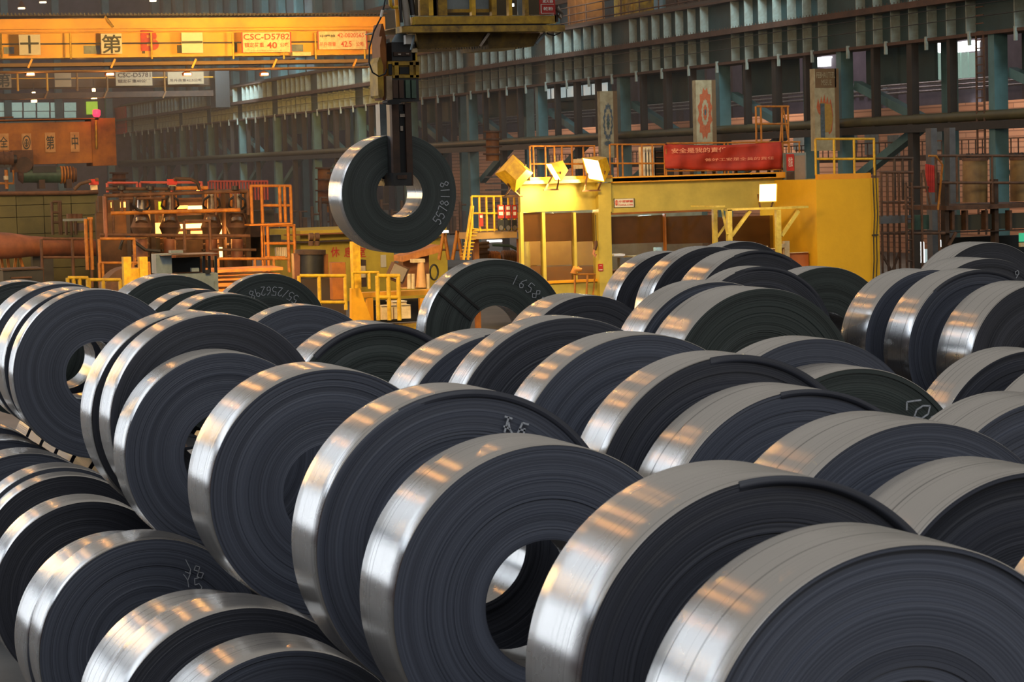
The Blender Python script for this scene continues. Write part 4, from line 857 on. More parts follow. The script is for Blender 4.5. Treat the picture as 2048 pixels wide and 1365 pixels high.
t = csign('large cream load sign with red lettering CSC-D5782 on the amber crane', 484, 64, 582, 105, BY-1.4, [('CSC-D5782', REDT, 487, 67, 579, 80, .015), ('額定荷重', REDT, 489, 85, 528, 95, .015), ('40', REDT, 534, 84, 554, 97, .02), ('公噸', REDT, 560, 85, 578, 94, .015), ('製造廠及檢查合格有效日期', REDT, 502, 100, 563, 102.5, 0)])
for q in ((484, 64, 582, 65), (484, 104.5, 582, 105.5), (484, 64, 485, 105), (581, 64, 582, 105)): part('border', RED, t, *q, BY-1.42, .02)
t = csign('second cream load sign with smeared red lettering near the tongs', 636, 62, 734, 99, BY-1.4, [('中鋼檢', BLACKT, 640, 69, 671, 75, .02), ('42-0020565', REDT, 675, 66, 728, 75, .01), ('吊升荷重', REDT, 640, 84, 672, 93, .01), ('42.5', REDT, 682, 82, 703, 94, .015), ('公噸', REDT, 712, 83, 728, 93, .01)])
for q in ((636, 62, 734, 63), (636, 98, 734, 99), (636, 62, 637, 99), (733, 62, 734, 99)): part('border', RED, t, *q, BY-1.42, .02)
for i, u in enumerate((60, 219, 374, 528)):
    t = thing('crane_lamp', PY(u, 150, BY-.4), ('leftmost', 'second from left', 'third from left', 'rightmost')[i]+' glowing orange lamp under the front amber crane', 'lamp', 'lamps under the front amber crane')
    a = PY(u, 146, BY-.4); MB().tube([a + Vector((0, 0, .12)), a + Vector((0, 0, -.02)), a - Vector((0, 0, .18))], .2, 14, rs=[.1, .34, .30]).build('shade', RUSTY, t)
    MB().tube([a - Vector((0, .12, .02)), a - Vector((0, .12, .15))], .26, 12).build('bulb', LAMPS, t); MB().tube([a, a + Vector((0, 0, .5))], .03, 6).build('stem', BRN, t)
    point('crane_lamp_light', tuple(a - Vector((0, .3, .5))), SOD, 260, .2)
for i, (u, v, l) in enumerate(((68, 200, 'left glowing lamp pair hanging under the rear crane'), (188, 193, 'right glowing lamp hanging under the rear crane'))):
    t = thing('crane_lamp', PY(u, v+4, 206.4), l, 'lamp'); a = PY(u, v, 206.4); MB().tube([a, a + Vector((0, 0, 1.4))], .04, 6).build('stem', BRN, t); MB().tube([a + Vector((0, 0, .4)), a], .25, 10, rs=[.08, .3]).build('shade', RUST, t); MB().tube([a, a - Vector((0, 0, .2))], .24, 10).build('bulb', LAMPS, t); MB().tube([a + Vector((0, 0, .4)), a + Vector((0, 0, .65))], .14, 8).build('cap', LAMPS, t); point('crane_lamp_light', tuple(a - Vector((0, .3, .5))), SOD, 200, .2)
for (u, v, l) in ((43, 18, 'tiny glowing lamp above the amber crane at top left'), (86, 6, 'dim reddish lamp at the top edge above the amber crane'), (306, 3, 'white lamp at the top edge above the amber crane')):
    t = thing('roof_lamp', PY(u, v, 190), l, 'lamp'); a = PY(u, v, 190); MB().tube([a + Vector((0, 0, .6)), a + Vector((0, 0, .1))], .2, 10, rs=[.08, .32]).build('shade', RUST, t); MB().tube([a + Vector((0, 0, .1)), a], .26, 10).build('bulb', LAMPS, t)
B2 = 207.0
b2 = bridge(B2, 460, 0, 1, False)
DOR = mat('amber_paint_in_shade', '#8a5a18', .6, vs=.5, col2='#5a3a16')  # darker copy of the front crane's amber, dimness put into the colour
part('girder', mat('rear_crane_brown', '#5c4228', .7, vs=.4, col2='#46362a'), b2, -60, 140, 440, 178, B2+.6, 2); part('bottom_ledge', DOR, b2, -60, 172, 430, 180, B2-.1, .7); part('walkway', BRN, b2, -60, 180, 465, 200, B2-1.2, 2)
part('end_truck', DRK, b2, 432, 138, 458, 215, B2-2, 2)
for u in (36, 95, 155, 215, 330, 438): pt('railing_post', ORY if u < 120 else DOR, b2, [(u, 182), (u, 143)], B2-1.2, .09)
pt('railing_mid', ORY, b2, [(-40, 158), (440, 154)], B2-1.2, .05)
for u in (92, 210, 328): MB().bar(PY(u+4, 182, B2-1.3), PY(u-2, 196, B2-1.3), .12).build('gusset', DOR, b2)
SB2 = mat('crane_sign_in_shade', '#a08868', .7, vs=3, var=.15)  # darker copy of the white sign board, shade put into the colour
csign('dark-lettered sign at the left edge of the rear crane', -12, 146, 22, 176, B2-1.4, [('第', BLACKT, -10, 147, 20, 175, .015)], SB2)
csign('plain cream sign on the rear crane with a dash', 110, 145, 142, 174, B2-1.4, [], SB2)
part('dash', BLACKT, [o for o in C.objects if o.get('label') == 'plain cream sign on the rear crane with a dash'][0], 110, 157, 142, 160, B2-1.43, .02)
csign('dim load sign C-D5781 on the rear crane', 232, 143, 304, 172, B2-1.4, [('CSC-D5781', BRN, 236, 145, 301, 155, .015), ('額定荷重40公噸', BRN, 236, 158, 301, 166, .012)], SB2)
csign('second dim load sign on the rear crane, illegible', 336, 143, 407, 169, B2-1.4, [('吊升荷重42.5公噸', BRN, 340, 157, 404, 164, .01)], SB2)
part('pane', LIME, None, 174, 203, 195, 229, 261.6, .4, label='lime green lit pane under the rear crane', category='window')
t = thing('signal_lamp', PY(193, 236, 95), 'glowing red signal lamp on top of the rusty lifting beam', 'lamp'); MB().tube([PY(193, 234, 95), PY(193, 230, 95), PY(193, 221, 95), PY(193, 219, 95)], .14, 12, rs=[.1, .15, .15, .1]).build('lens', REDL, t); part('socket', DRK, t, 189, 232, 197, 240, 94.95, .2)
point('signal_lamp_light', PY(193, 226, 94.5), (1, .05, .08), 12, .1)
a0 = PX(186, 263, XW-.12); a1 = PX(251, 250, XW-.12); a2 = PX(251, 218, XW-.12)
MB().box((XW-.12, min(a0.y, a1.y), zb-.1), (XW+.02, max(a0.y, a1.y), zt)).build('panel', RED, None, label='dark red panel on the far end of the runway girder', category='panel')

# lifting beam with signs, hoist drum & motor below
LB = 95.0
lb = thing('lifting_beam', PY(110, 332, LB), 'rusty orange-yellow lifting beam block with character plates at the left edge', 'lifting beam')
LBM = mat('burnt_orange_paint', '#b06a10', .6, vs=.9, col2='#6e3a0a')
part('beam', LBM, lb, -60, 243, 186, 332, LB, 1.6); part('top_flange', RUSTY, lb, -60, 236, 190, 243, LB-.1, 1.8); part('end_cap', RUSTY, lb, 186, 236, 230, 332, LB-.05, 1.5); part('bracket', RUST, lb, -10, 233, 27, 237, LB, .5)
pt('hose', DYEL, lb, [(192, 240), (193, 298)], LB-.15, .04)
PL = mat('plate_cream_orange', '#c09058', .7, vs=4, col2='#9a6a38')
for (u0, v0, u1, v1, s) in ((-2, 267, 17, 301, '全'), (44, 267, 62, 302, ''), (91, 265, 110, 305, '第'), (142, 264, 158, 304, '中')):
    part('plate', PL, lb, u0, v0, u1, v1, LB-.04, .04)
    if s: text('lettering', s, BLACKT, lb, u0+2, v0+6, u1-2, v1-6, LB-.05, bold=.01)
ell(MB(), 53, 285, 8, 14, LB-.045, .01).build('emblem', BLACKT, lb); ell(MB(), 53, 285, 6.3, 11.5, LB-.055, .01).build('emblem', PL, lb); ell(MB(), 53, 286, 4.2, 8, LB-.065, .01).build('emblem', BLACKT, lb); ell(MB(), 53, 286, 3, 6, LB-.075, .01).build('emblem', PL, lb); part('emblem', BLACKT, lb, 52.3, 279, 53.7, 293, LB-.09, .01); part('emblem', BLACKT, lb, 49, 285.5, 57, 287, LB-.09, .01)
t = motor('big rusty drum motor hanging at the left edge below the lifting beam', -20, 302, 26, 334, LB-1.5, RUST, fins=4)
t = thing('hoist_motor', PY(95, 370, LB-1.2), 'long green hoist motor with orange ribbed end below the lifting beam', 'motor')
a = PY(45, 350, LB-1.2); b = PY(120, 350, LB-1.2); c = PY(152, 350, LB-1.2)
MB().tube([a, b], .30, 18).build('body', GREENM, t); MB().tube([PY(36, 350, LB-1.2), a], .3, 14, rs=[.2, .34]).build('end_bell', RUST, t)
for k in range(5): x = b.lerp(c, k/5); MB().tube([x, x.lerp(c, .12+.0*k)], .33-.02*(k == 4), 16).build('cooling_rib', ORR, t)
MB().tube([b, c], .27, 14).build('fan_cover', RUST, t); MB().box((PY(52, 0, LB).x, LB-1.5, PY(0, 380, LB-1.2).z), (PY(64, 0, LB).x, LB-.9, PY(0, 362, LB-1.2).z)).build('foot', BRN, t); MB().box((PY(106, 0, LB).x, LB-1.5, PY(0, 380, LB-1.2).z), (PY(117, 0, LB).x, LB-.9, PY(0, 362, LB-1.2).z)).build('foot', BRN, t)
part('terminal_box', DRK, t, 66, 332, 112, 346, LB-1.5, .5)
t = thing('hoist_gearbox', PY(50, 338, LB-1.4), 'rusty gearbox between drum and green hoist motor', 'gearbox'); part('housing', RUST, t, 26, 300, 66, 345, LB-1.4, .8); MB().tube([PY(48, 330, LB-1.5), PY(48, 330, LB-1.2)], .3, 14).build('cover', BRN, t); part('shaft', BRN, t, 20, 318, 28, 326, LB-1.3, .2)
t = thing('hook_frame', PY(12, 378, LB-2), 'small orange hanging hook frame at the left edge', 'hook'); pt('hanger', ORR, t, [(-10, 367), (27, 367), (27, 340)], LB-2, .05); pt('rod', ORR, t, [(12, 340), (12, 378)], LB-2, .07); pt('cone', CREAM, t, [(12, 352), (12, 360)], LB-2.1, .09)

# ================================================================== MILL AREA AT LEFT
MY = 80.0
ow = thing('concrete_wall_block', PY(90, 640, 86), 'olive-green concrete wall block behind the pipe at the left', 'wall block')
a = PY(-80, 388, 86); b = PY(196, 388, 86); zs = [0, PY(0, 540, 86).z, PY(0, 505, 86).z, PY(0, 470, 86).z, PY(0, 436, 86).z, PY(0, 412, 86).z, a.z]
for k in range(6):
    for j in range(5):
        x0 = a.x + (b.x-a.x)*j/5; x1 = a.x + (b.x-a.x)*(j+1)/5
        MB().box((x0+.01, 86 + .02*((k+j) % 2), zs[k]+.01), (x1-.01, 88, zs[k+1]-.01)).build('concrete_panel', OLIVE, ow)
pt('coping_pipe', RUST, ow, [(-60, 388), (140, 386), (196, 384)], 85.9, .08)
pp = thing('large_pipe', PY(60, 560, 83), 'huge rusty pipe curving along the left edge at mid height', 'pipe')
MB().tube([PY(-60, 490, 82), PY(20, 492, 82), PY(60, 493, 82.5), PY(120, 494, 83), PY(198, 496, 83.5)], .4, 24, rs=[.46, .42, .34, .30, .28]).build('pipe', PIPEM, pp)
a = PY(63, 505, 83); MB().box((a.x, 82.8, 0), (PY(84, 0, 83).x, 83.2, a.z)).build('support_leg', DRK, pp)
for (u0, v0, u1, v1) in ((2, 515, 8, 560), (15, 515, 20, 560), (26, 560, 32, 515), (40, 515, 53, 560)): pt('strut', ORR, pp, [(u0, v0), (u1, v1)], 82.5, .05)
t = thing('cable_reel', PY(45, 552, 78), 'dark covered machine housing just above the far left coils', 'housing'); part('housing', DRK, t, 8, 540, 86, 590, 78, 1.2); part('roof', BRN, t, 5, 536, 88, 542, 77.9, 1.5); part('trim', RUST, t, 22, 553, 64, 558, 77.9, .1)
# railings left
railing('brown tall railing standing before the olive wall, left', 84, [106, 120, 123], 470, 404, [425, 445], BRN, .05)
railing('rusty railing beside the large pipe with long rails', MY+1, [86, 148, 185], 575, 478, [515], RUST, .05)
railing('bright orange upright railing at the end of the large pipe', MY, [175, 185], 540, 438, [], ORR, .06)
railing('orange railing in front of the mill, left', MY-2, [200, 207, 268, 300], 575, 526, [], ORR, .045)
railing('yellow-lit low railing just above the far left coils', 64, [136, 148, 160, 176], 580, 556, [], YEL2, .05)
railing('yellow railing continuing right, just above the far left coils', 64.4, [179, 207, 241], 580, 560, [], YEL2, .05)
railing('rust railing round the mill at mid height', MY-1.5, [200, 270], 530, 478, [], ORR, .05)
# valve stand left of mill
t = thing('valve_stand', PY(155, 470, 83), 'blue-grey valve stand with pipes before the olive wall', 'stand'); part('table', GREY, t, 130, 437, 180, 443, 83, .5)
for u in (133, 143, 152, 172): pt('leg', BRN, t, [(u, 470), (u, 443)], 83, .05)
for u in (140, 150, 158): pt('valve', RUST, t, [(u, 437), (u, 428)], 83.1, .12)
part('cabinet', PURP, t, 150, 446, 176, 462, 83.2, .3)
# roller stands of the mill
def stand(label, u0, u1, seed, Y=MY):
    rnd = random.Random(seed); t = thing('roller_stand', PY((u0+u1)/2, 575, Y), label, 'mill stand'); cu = (u0+u1)/2
    a = PY(u0, 380, Y+1.2); b = PY(u1, 380, Y+1.2)
    for uu in (u0, u1-9): a_ = PY(uu, 385, Y+.6); b_ = PY(uu+9, 385, Y+.6); MB().box((a_.x, Y+.6, 0), (b_.x, Y+1.3, a_.z)).build('upright', BRN, t)
    part('top_beam', DRK, t, u0, 378, u1, 386, Y+.5, 1.0)
    MB().tube([PY(cu, 388, Y), PY(cu, 420, Y)], .17, 14).build('cylinder', STEELM, t); MB().tube([PY(cu, 420, Y), PY(cu, 427, Y)], .3, 14).build('collar', BRN, t)
    MB().tube([PY(cu, 427, Y), PY(cu, 455, Y)], .26, 16, rs=[.2, .36]).build('head', RUST, t); MB().tube([PY(cu, 438, Y-.25), PY(cu, 445, Y-.3)], .2, 12).build('coupling', STEELM, t)
    MB().tube([PY(cu, 455, Y), PY(cu, 475, Y)], .3, 16, rs=[.36, .22]).build('lower_head', BRN, t); MB().tube([PY(cu, 478, Y), PY(cu, 520, Y)], .2, 12).build('spindle', PIPEM, t)
    for s in (-1, 1):
        MB().tube([PY(cu+s*4, 392, Y-.2), PY(cu+s*15, 400, Y-.3), PY(cu+s*17, 412, Y-.3), PY(cu+s*9, 420, Y-.2)], .04, 6).build('hose', DRK, t)
        MB().tube([PY(cu+s*11, 388, Y), PY(cu+s*11, 420, Y)], .05, 8).build('rod', ORR, t)
    for k in range(3):
        v = 486+k*12; part('bracket', DRK if k % 2 else RUST, t, cu-16, v, cu+16, v+5, Y+.1, .3)
    return t
stand('left roller stand of the mill with rounded head under the pipes', 258, 308, 1)
stand('right roller stand of the mill beside the orange ladder tower', 450, 498, 2, MY+.5)
stand('tall centre stand of the mill between glowing gaps', 330, 350, 3, MY+.8)
stand('dark mill stand right of centre, behind the small railing', 412, 434, 4, MY+.8)
t = thing('pipe_bridge', PY(350, 480, MY-.5), 'stack of long horizontal pipes across the mill', 'pipework')
for (u0, v0, u1, v1, r, m) in ((208, 392, 496, 382, .07, RUST), (222, 427, 480, 420, .07, ORR), (212, 378, 350, 378, .06, BRN), (350, 377, 415, 376, .07, ORR), (238, 398, 330, 396, .05, RUST), (200, 470, 500, 472, .06, RUST), (420, 500, 512, 500, .05, BRN), (350, 478, 450, 476, .05, RUST)):
    pt('pipe', m, t, [(u0, v0), (u1, v1)], MY-.5, r)
for (u, v0, v1, r) in ((209, 392, 480, .07), (344, 385, 425, .05), (496, 382, 430, .06), (225, 400, 470, .04), (243, 378, 424, .05), (300, 378, 396, .05), (430, 378, 430, .05), (470, 380, 420, .05)): pt('riser', RUST if u != 209 else PIPEM, t, [(u, v0), (u, v1)], MY-.5, r)
for u in (344, 470, 243, 300): MB().tube([PY(u, 380+0, MY-.6), PY(u, 372, MY-.6)], .12, 8).build('coupling', DRK, t)
t = thing('hose_run', PY(290, 520, MY-.8), 'dark looping hoses in front of the mill', 'hose'); pt('hose', DRK, t, [(240, 500), (245, 480), (258, 474), (270, 485), (290, 500), (320, 503)], MY-.8, .06); pt('hose', DRK, t, [(270, 395), (268, 410), (275, 420), (285, 421)], MY-.8, .05); pt('hose', BRN, t, [(350, 357), (380, 358), (395, 365), (400, 380)], MY-.8, .06); pt('hose', BRN, t, [(148, 380), (160, 368), (182, 362)], MY-.8, .06)
# dark body of the mill, hot steel glowing between
t = thing('mill_housing', PY(350, 575, MY+2), 'dark housing of the rolling mill with open bays', 'mill')
part('back_plate', BRN, t, 200, 392, 500, 590, MY+3.2, .2)
for (u0, v0, u1, v1, m) in ((198, 425, 262, 575, BRN), (262, 425, 310, 445, DRK), (320, 426, 520, 446, DRK), (320, 474, 435, 520, BRN), (450, 474, 520, 520, BRN), (350, 458, 420, 462, DRK), (500, 400, 520, 520, BRN), (262, 475, 320, 575, DRK), (410, 425, 420, 520, DRK), (198, 392, 215, 425, BRN), (228, 400, 240, 425, DRK), (350, 398, 410, 406, RUST), (374, 460, 381, 474, DRK)):
    part('housing_plate', m, t, u0, v0, u1, v1, MY+2 if m == DRK else MY+2.2, .3)
for (u0, v0, u1, v1, m, l) in ((262, 446, 330, 474, HOT, 'left'), (350, 447, 420, 458, HOTL, 'upper middle'), (350, 462, 420, 473, HOT, 'lower middle'), (437, 446, 470, 471, HOTL, 'right'), (437, 495, 448, 515, HOTL, 'small low right'), (380, 411, 418, 419, HOTL, 'high middle'), (350, 411, 376, 418, HOT, 'high left-middle'), (226, 404, 262, 416, HOT, 'high far left'), (398, 378, 414, 386, HOT, 'tiny top')):
    part('hot_steel', m, None, u0, v0, u1, v1, MY+2.8, .4, label=l+' glowing patch of hot steel seen through the mill', category='hot steel', group='glowing hot steel in the mill')
part('pane', LIME, None, 318, 403, 330, 420, MY+2.7, .1, label='small lime green lit patch inside the mill', category='pane')
point('furnace_glow_light', PY(300, 430, MY+1.5), (1, .4, .08), 260, .5); point('furnace_glow_light', PY(430, 470, MY+1.2), (1, .42, .1), 300, .5); point('furnace_glow_light', PY(500, 520, MY-3), (1, .45, .1), 260, .5)
railing('small rust-brown railing bay in front of the glowing mill gap', MY-1.2, [370, 421], 500, 442, [], RUST, .05)
for (u, l) in ((185, 'left'), (342, 'right')):
    t = thing('valve_actuator', PY(u, 374, MY-.6), l+' red valve actuator box on top of the mill pipes', 'valve'); part('box', RED, t, u-4, 358, u+12, 370, MY-.6, .3); part('neck', CREAM, t, u-2, 370, u+10, 380, MY-.55, .2); part('knob', RUST, t, u+6, 356, u+12, 362, MY-.65, .1)
PR = mat('pinkish_red_rail', '#a8483c', .7, vs=4)
railing('pinkish red railing of close bars on the right of the mill', 96, [418+i*6.2 for i in range(20)], 400, 363, [], PR, .045)
railing('thin red railing above the mill, left bay', MY+1, [215, 275], 385, 366, [], PR, .045); railing('thin red railing above the mill, middle bay', MY+1, [281, 344, 404], 385, 365, [], PR, .045)
# orange ladder tower
t = thing('ladder_tower', PY(540, 560, MY-1), 'orange access ladder tower with railed platform right of the mill', 'tower')
for (u, v0, v1) in ((502, 373, 448), (523, 372, 545), (559, 372, 445), (569, 372, 445), (581, 372, 450), (535, 452, 545), (576, 452, 545), (588, 452, 560), (524, 452, 560)): pt('post', ORR, t, [(u, v0), (u, v1)], MY-1, .055)
for (u0, u1, v) in ((500, 523, 372), (523, 582, 372), (523, 582, 411), (523, 590, 451), (523, 590, 487), (523, 570, 515)): pt('rail', ORR, t, [(u0, v), (u1, v)], MY-1, .05)
part('deck', mat('orange_deck', '#b8700f', .6, vs=3), t, 500, 446, 584, 452, MY-1.1, .8)
part('switch_box', DRK, t, 502, 420, 548, 446, MY, .4); part('switch_box', DRK, t, 530, 470, 562, 486, MY, .4)
part('panel', WHITE, None, 553, 495, 578, 514, MY-.4, .2, label='white slatted louvre panel beside the ladder tower', category='panel')
for k in range(7): part('slat', SB, [o for o in C.objects if o.get('label', '').startswith('white slatted')][0], 553+k*3.6, 495, 555+k*3.6, 514, MY-.45, .06)
# grey control desk
t = thing('control_desk', PY(375, 610, 60), 'blue-grey control desk hood above the far coils', 'control desk')
DKY = 60.0
part('pillar', GREY, t, 313, 508, 343, 548, DKY, .6); part('roof', mat('desk_roof_brown', '#6a564c', .5, vs=3), t, 322, 507, 437, 512, DKY-.2, 1.2); part('base', GREY, t, 313, 546, 436, 640, DKY, .7); part('back', BLK, t, 343, 514, 400, 546, DKY+.9, .05)
for u in (406, 417, 430): part('post', DRK, t, u, 512, u+4, 546, DKY+.3, .08)
part('keypad', GREY, t, 384, 536, 398, 544, DKY+.1, .2); part('inset_panel', mat('desk_panel', '#6f7a7e', .5), t, 405, 562, 428, 585, DKY-.02, .03); part('handle', DRK, t, 411, 540, 420, 548, DKY-.05, .03); part('rail', RUST, t, 343, 500, 372, 507, DKY+.2, .3); part('roof_box', GREY, t, 342, 501, 366, 507, DKY, .3)
# yellow lit blocks
t = thing('guide_block', PY(272, 590, 68), 'bright yellow two-horned guide block left of the control desk', 'guide block')
part('body', YEL2, t, 263, 537, 283, 600, 68, .8); part('horn', YEL2, t, 250, 514, 262, 600, 67.9, .3); part('horn', YEL2, t, 282, 514, 295, 600, 67.9, .3)
point('sodium_work_light', PY(285, 500, 66), (1, .6, .12), 60, .2)
t = thing('round_cover', PY(240, 600, 72), 'orange-brown rounded machine cover left of the guide block', 'cover'); mb = MB(); pts_ = [(207, 600)] + [(258-51*math.cos(D(a_)), 590-55*math.sin(D(a_))) for a_ in range(0, 181, 12)] + [(309, 600)]
mb.prism([(PY(u, v, 72).x, PY(u, v, 72).z) for u, v in pts_][::-1], 72, 73).build('shell', RUST, t)
# orange lit slab pile
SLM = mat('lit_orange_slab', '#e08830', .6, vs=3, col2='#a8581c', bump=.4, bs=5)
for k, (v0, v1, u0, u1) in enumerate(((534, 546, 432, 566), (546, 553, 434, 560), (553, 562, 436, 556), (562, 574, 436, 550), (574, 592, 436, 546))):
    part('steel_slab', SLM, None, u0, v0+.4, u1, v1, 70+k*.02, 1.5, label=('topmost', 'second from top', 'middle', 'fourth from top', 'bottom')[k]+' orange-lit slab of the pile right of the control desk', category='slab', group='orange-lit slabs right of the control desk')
area('slab_work_light', PY(500, 505, 66), PY(500, 560, 70), 2.5, .4, (1, .6, .2), 200)
railing('orange railing over the orange-lit slabs', 72, [437, 510, 548, 578], 540, 518, [], ORR, .045)
railing('rounded yellow railing left of the yellow column', 62, [600, 640, 692], 620, 552, [605], YEL2, .05)
# drum machine
t = thing('drum_machine', PY(622, 640, 74), 'dark upright drum machine with wing nuts on top', 'machine')
MB().tube([PY(620, 500, 74), PY(620, 509, 74)], .48, 18).build('lid', BRN, t); MB().tube([PY(620, 509, 74), PY(620, 640, 74)], .42, 18).build('drum', DRK, t)
part('left_column', PIPEM, t, 592, 507, 604, 640, 73.8, .3); part('right_column', RUSTY, t, 648, 508, 656, 600, 74, .2); part('lower_box', mat('oily_brown_box', '#3e2c1c', .5, vs=3), t, 600, 556, 690, 660, 73, 1)
for (u, s) in ((622, -1), (634, 1)): MB().tube([PY(u, 492, 74), PY(u, 482, 74)], .08, 8).tube([PY(u-4, 474, 74), PY(u+4, 474, 74)], .12, 8).build('wing_nut', RUST, t)
# yellow column, gusset, platform & railing
t = thing('yellow_machine_base', PY(760, 660, 66), 'yellow machine base with upright column and triangular gusset, centre left', 'machine base')
a = PY(690, 545, 66); MB().box((PY(690, 0, 66).x, 66, 0), (PY(705, 0, 66).x, 66.3, PY(0, 510, 66).z)).build('column', YEL2, t)
g = [(703, 577), (720, 577), (747, 650), (703, 650)]; MB().prism([(PY(u, v, 65.8).x, PY(u, v, 65.8).z) for u, v in g][::-1], 65.8, 66).build('gusset', mat('gusset_amber', '#dc9c10', .5, vs=3), t)
part('deck_beam', mat('amber_beam', '#c88a10', .55, vs=4), t, 722, 580, 868, 596, 67, .5); part('bottom_beam', DYEL, t, 700, 646, 870, 670, 66.5, .6); part('bay_shade_sheet', BLK, t, 728, 597, 845, 648, 68, .2); part('side_column', RUSTY, t, 666, 525, 690, 600, 68, .3)  # black sheet in the bay stands for shade below the deck beam
part('tie_column', ORY, t, 736, 596, 746, 650, 67, .2); part('tie_column', ORY, t, 842, 596, 866, 650, 67, .2)
railing('orange railing on the yellow machine base, left bay', 65.5, [706, 739, 757], 578, 545, [], YEL2, .045)
t = railing('rounded yellow railing section standing out on the machine base', 64.5, [757, 779, 799], 641, 552, [595], YEL2, .06)
for (u0, v0, u1, v1, l) in ((764, 611, 821, 640, 'large white lidded crate on the yellow machine base'), (786, 603, 813, 611, 'small white box on top of the lidded crate')):
    t = thing('crate', PY((u0+u1)/2, v1, 66.6), l, 'box'); part('body', CREAM, t, u0, v0, u1, v1, 66.6, .6); part('lid', WHITE, t, u0-1, v0-1, u1+1, v0+2, 66.55, .7); part('slat', mat('crate_shadow', '#8a6a44', .7), t, (u0+u1)/2-6, v0+4, (u0+u1)/2-4.5, v1-1, 66.58, .05)  # darker strip on the front paints a shadow line on the crate
# tilted panel box
t = thing('tilted_light_panel', PY(797, 570, 66), 'tilted rust-brown framed lamp panel behind the yellow railing', 'lamp panel')
cu, cv = 797, 548; an_ = D(24); cs_ = lambda du, dv: (cu + du*math.cos(an_)-dv*math.sin(an_), cv + du*math.sin(an_)+dv*math.cos(an_))
MB().prism([(PY(*cs_(du, dv), 66).x, PY(*cs_(du, dv), 66).z) for du, dv in ((-17, -19), (17, -19), (17, 16), (-17, 16))][::-1], 66, 66.3).build('housing', RUST, t)
MB().prism([(PY(*cs_(du, dv), 65.9).x, PY(*cs_(du, dv), 65.9).z) for du, dv in ((-14, -16), (14, -16), (14, 12), (-14, 12))][::-1], 65.94, 66).build('lens', mat('dusty_lens', '#8f8070', .3, vs=5), t)
pt('pole', ORR, t, [(797, 572), (797, 582)], 66.1, .06)
# rest room building
RY = 92.0
t = thing('rest_room_building', PY(720, 640, RY), 'yellow rest room building with red Chinese lettering behind the hanging coil', 'building')
MB().box((PY(585, 0, RY).x, RY, 0), (PY(880, 0, RY).x, RY+5, PY(0, 483, RY).z)).build('wall', mat('rest_room_wall', '#cdb030', .7, vs=1, col2='#a88a20'), t)
part('roof_edge', BRN, t, 580, 476, 885, 484, RY-.4, 5.5); part('roof_beam', RUSTY, t, 575, 461, 885, 470, RY-.6, .6)
for s, u0, u1 in (('休', 662, 679), ('息', 688, 706), ('室', 714, 731)): text('lettering', s, REDT, t, u0, 494, u1, 515, RY-.03, bold=.015)
part('door', GREY, t, 790, 500, 812, 560, RY-.05, .1); part('notice', SB, t, 762, 510, 772, 535, RY-.05, .05)
part('locker', BRN, None, 712, 520, 732, 575, RY-2, .6, label='brown locker with pale front before the rest room', category='locker'); part('front', CREAM, [o for o in C.objects if o.get('label', '').startswith('brown locker')][0], 713, 532, 731, 556, RY-2.05, .05)
for i, (u, h, m) in enumerate(((668, 560, RUSTY), (682, 560, RUSTY))):
    part('cylinder_guard', m, None, u, 525, u+9, h, 72+i*.3, .5, label=('left', 'right')[i]+' orange scaled guard post beside the drum machine', category='post')
# sloping conveyor arm right of hanging coil
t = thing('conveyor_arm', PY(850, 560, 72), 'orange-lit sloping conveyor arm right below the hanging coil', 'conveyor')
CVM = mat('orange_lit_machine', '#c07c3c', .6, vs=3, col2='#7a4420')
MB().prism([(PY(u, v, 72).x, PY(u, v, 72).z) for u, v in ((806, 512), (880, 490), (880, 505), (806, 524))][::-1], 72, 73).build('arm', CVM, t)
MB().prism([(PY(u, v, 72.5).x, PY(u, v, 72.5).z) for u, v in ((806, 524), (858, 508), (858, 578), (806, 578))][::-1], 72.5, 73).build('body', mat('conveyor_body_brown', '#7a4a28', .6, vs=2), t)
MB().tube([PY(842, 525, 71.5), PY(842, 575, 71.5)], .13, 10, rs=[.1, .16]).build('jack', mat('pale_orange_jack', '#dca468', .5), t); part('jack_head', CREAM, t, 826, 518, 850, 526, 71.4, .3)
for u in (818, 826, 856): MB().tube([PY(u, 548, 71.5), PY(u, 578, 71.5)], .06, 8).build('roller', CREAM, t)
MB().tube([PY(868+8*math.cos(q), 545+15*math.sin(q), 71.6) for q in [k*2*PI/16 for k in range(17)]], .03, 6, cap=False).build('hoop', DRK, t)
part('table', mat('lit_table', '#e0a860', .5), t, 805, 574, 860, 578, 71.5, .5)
for (u, l) in ((885, 'left'), (912, 'right')):
    t = thing('a_frame_leg', PY(u, 540, 75), l+' orange A-frame leg behind the strapped coil', 'frame'); 
    pt('leg', ORR, t, [(u+3, 462), (u-7, 520)], 75, .06); pt('leg', ORR, t, [(u+3, 462), (u+12, 520)], 75, .06); pt('tie', RUST, t, [(u-3, 500), (u+9, 500)], 75, .04)
MB().box(tuple(PY(884, 466, 74.5)), tuple(PY(897, 461, 74.5)+Vector((0, .2, 0)))).build('work_lamp', FLUO, None, label='small white work lamp beside the rim of the hanging coil', category='lamp')
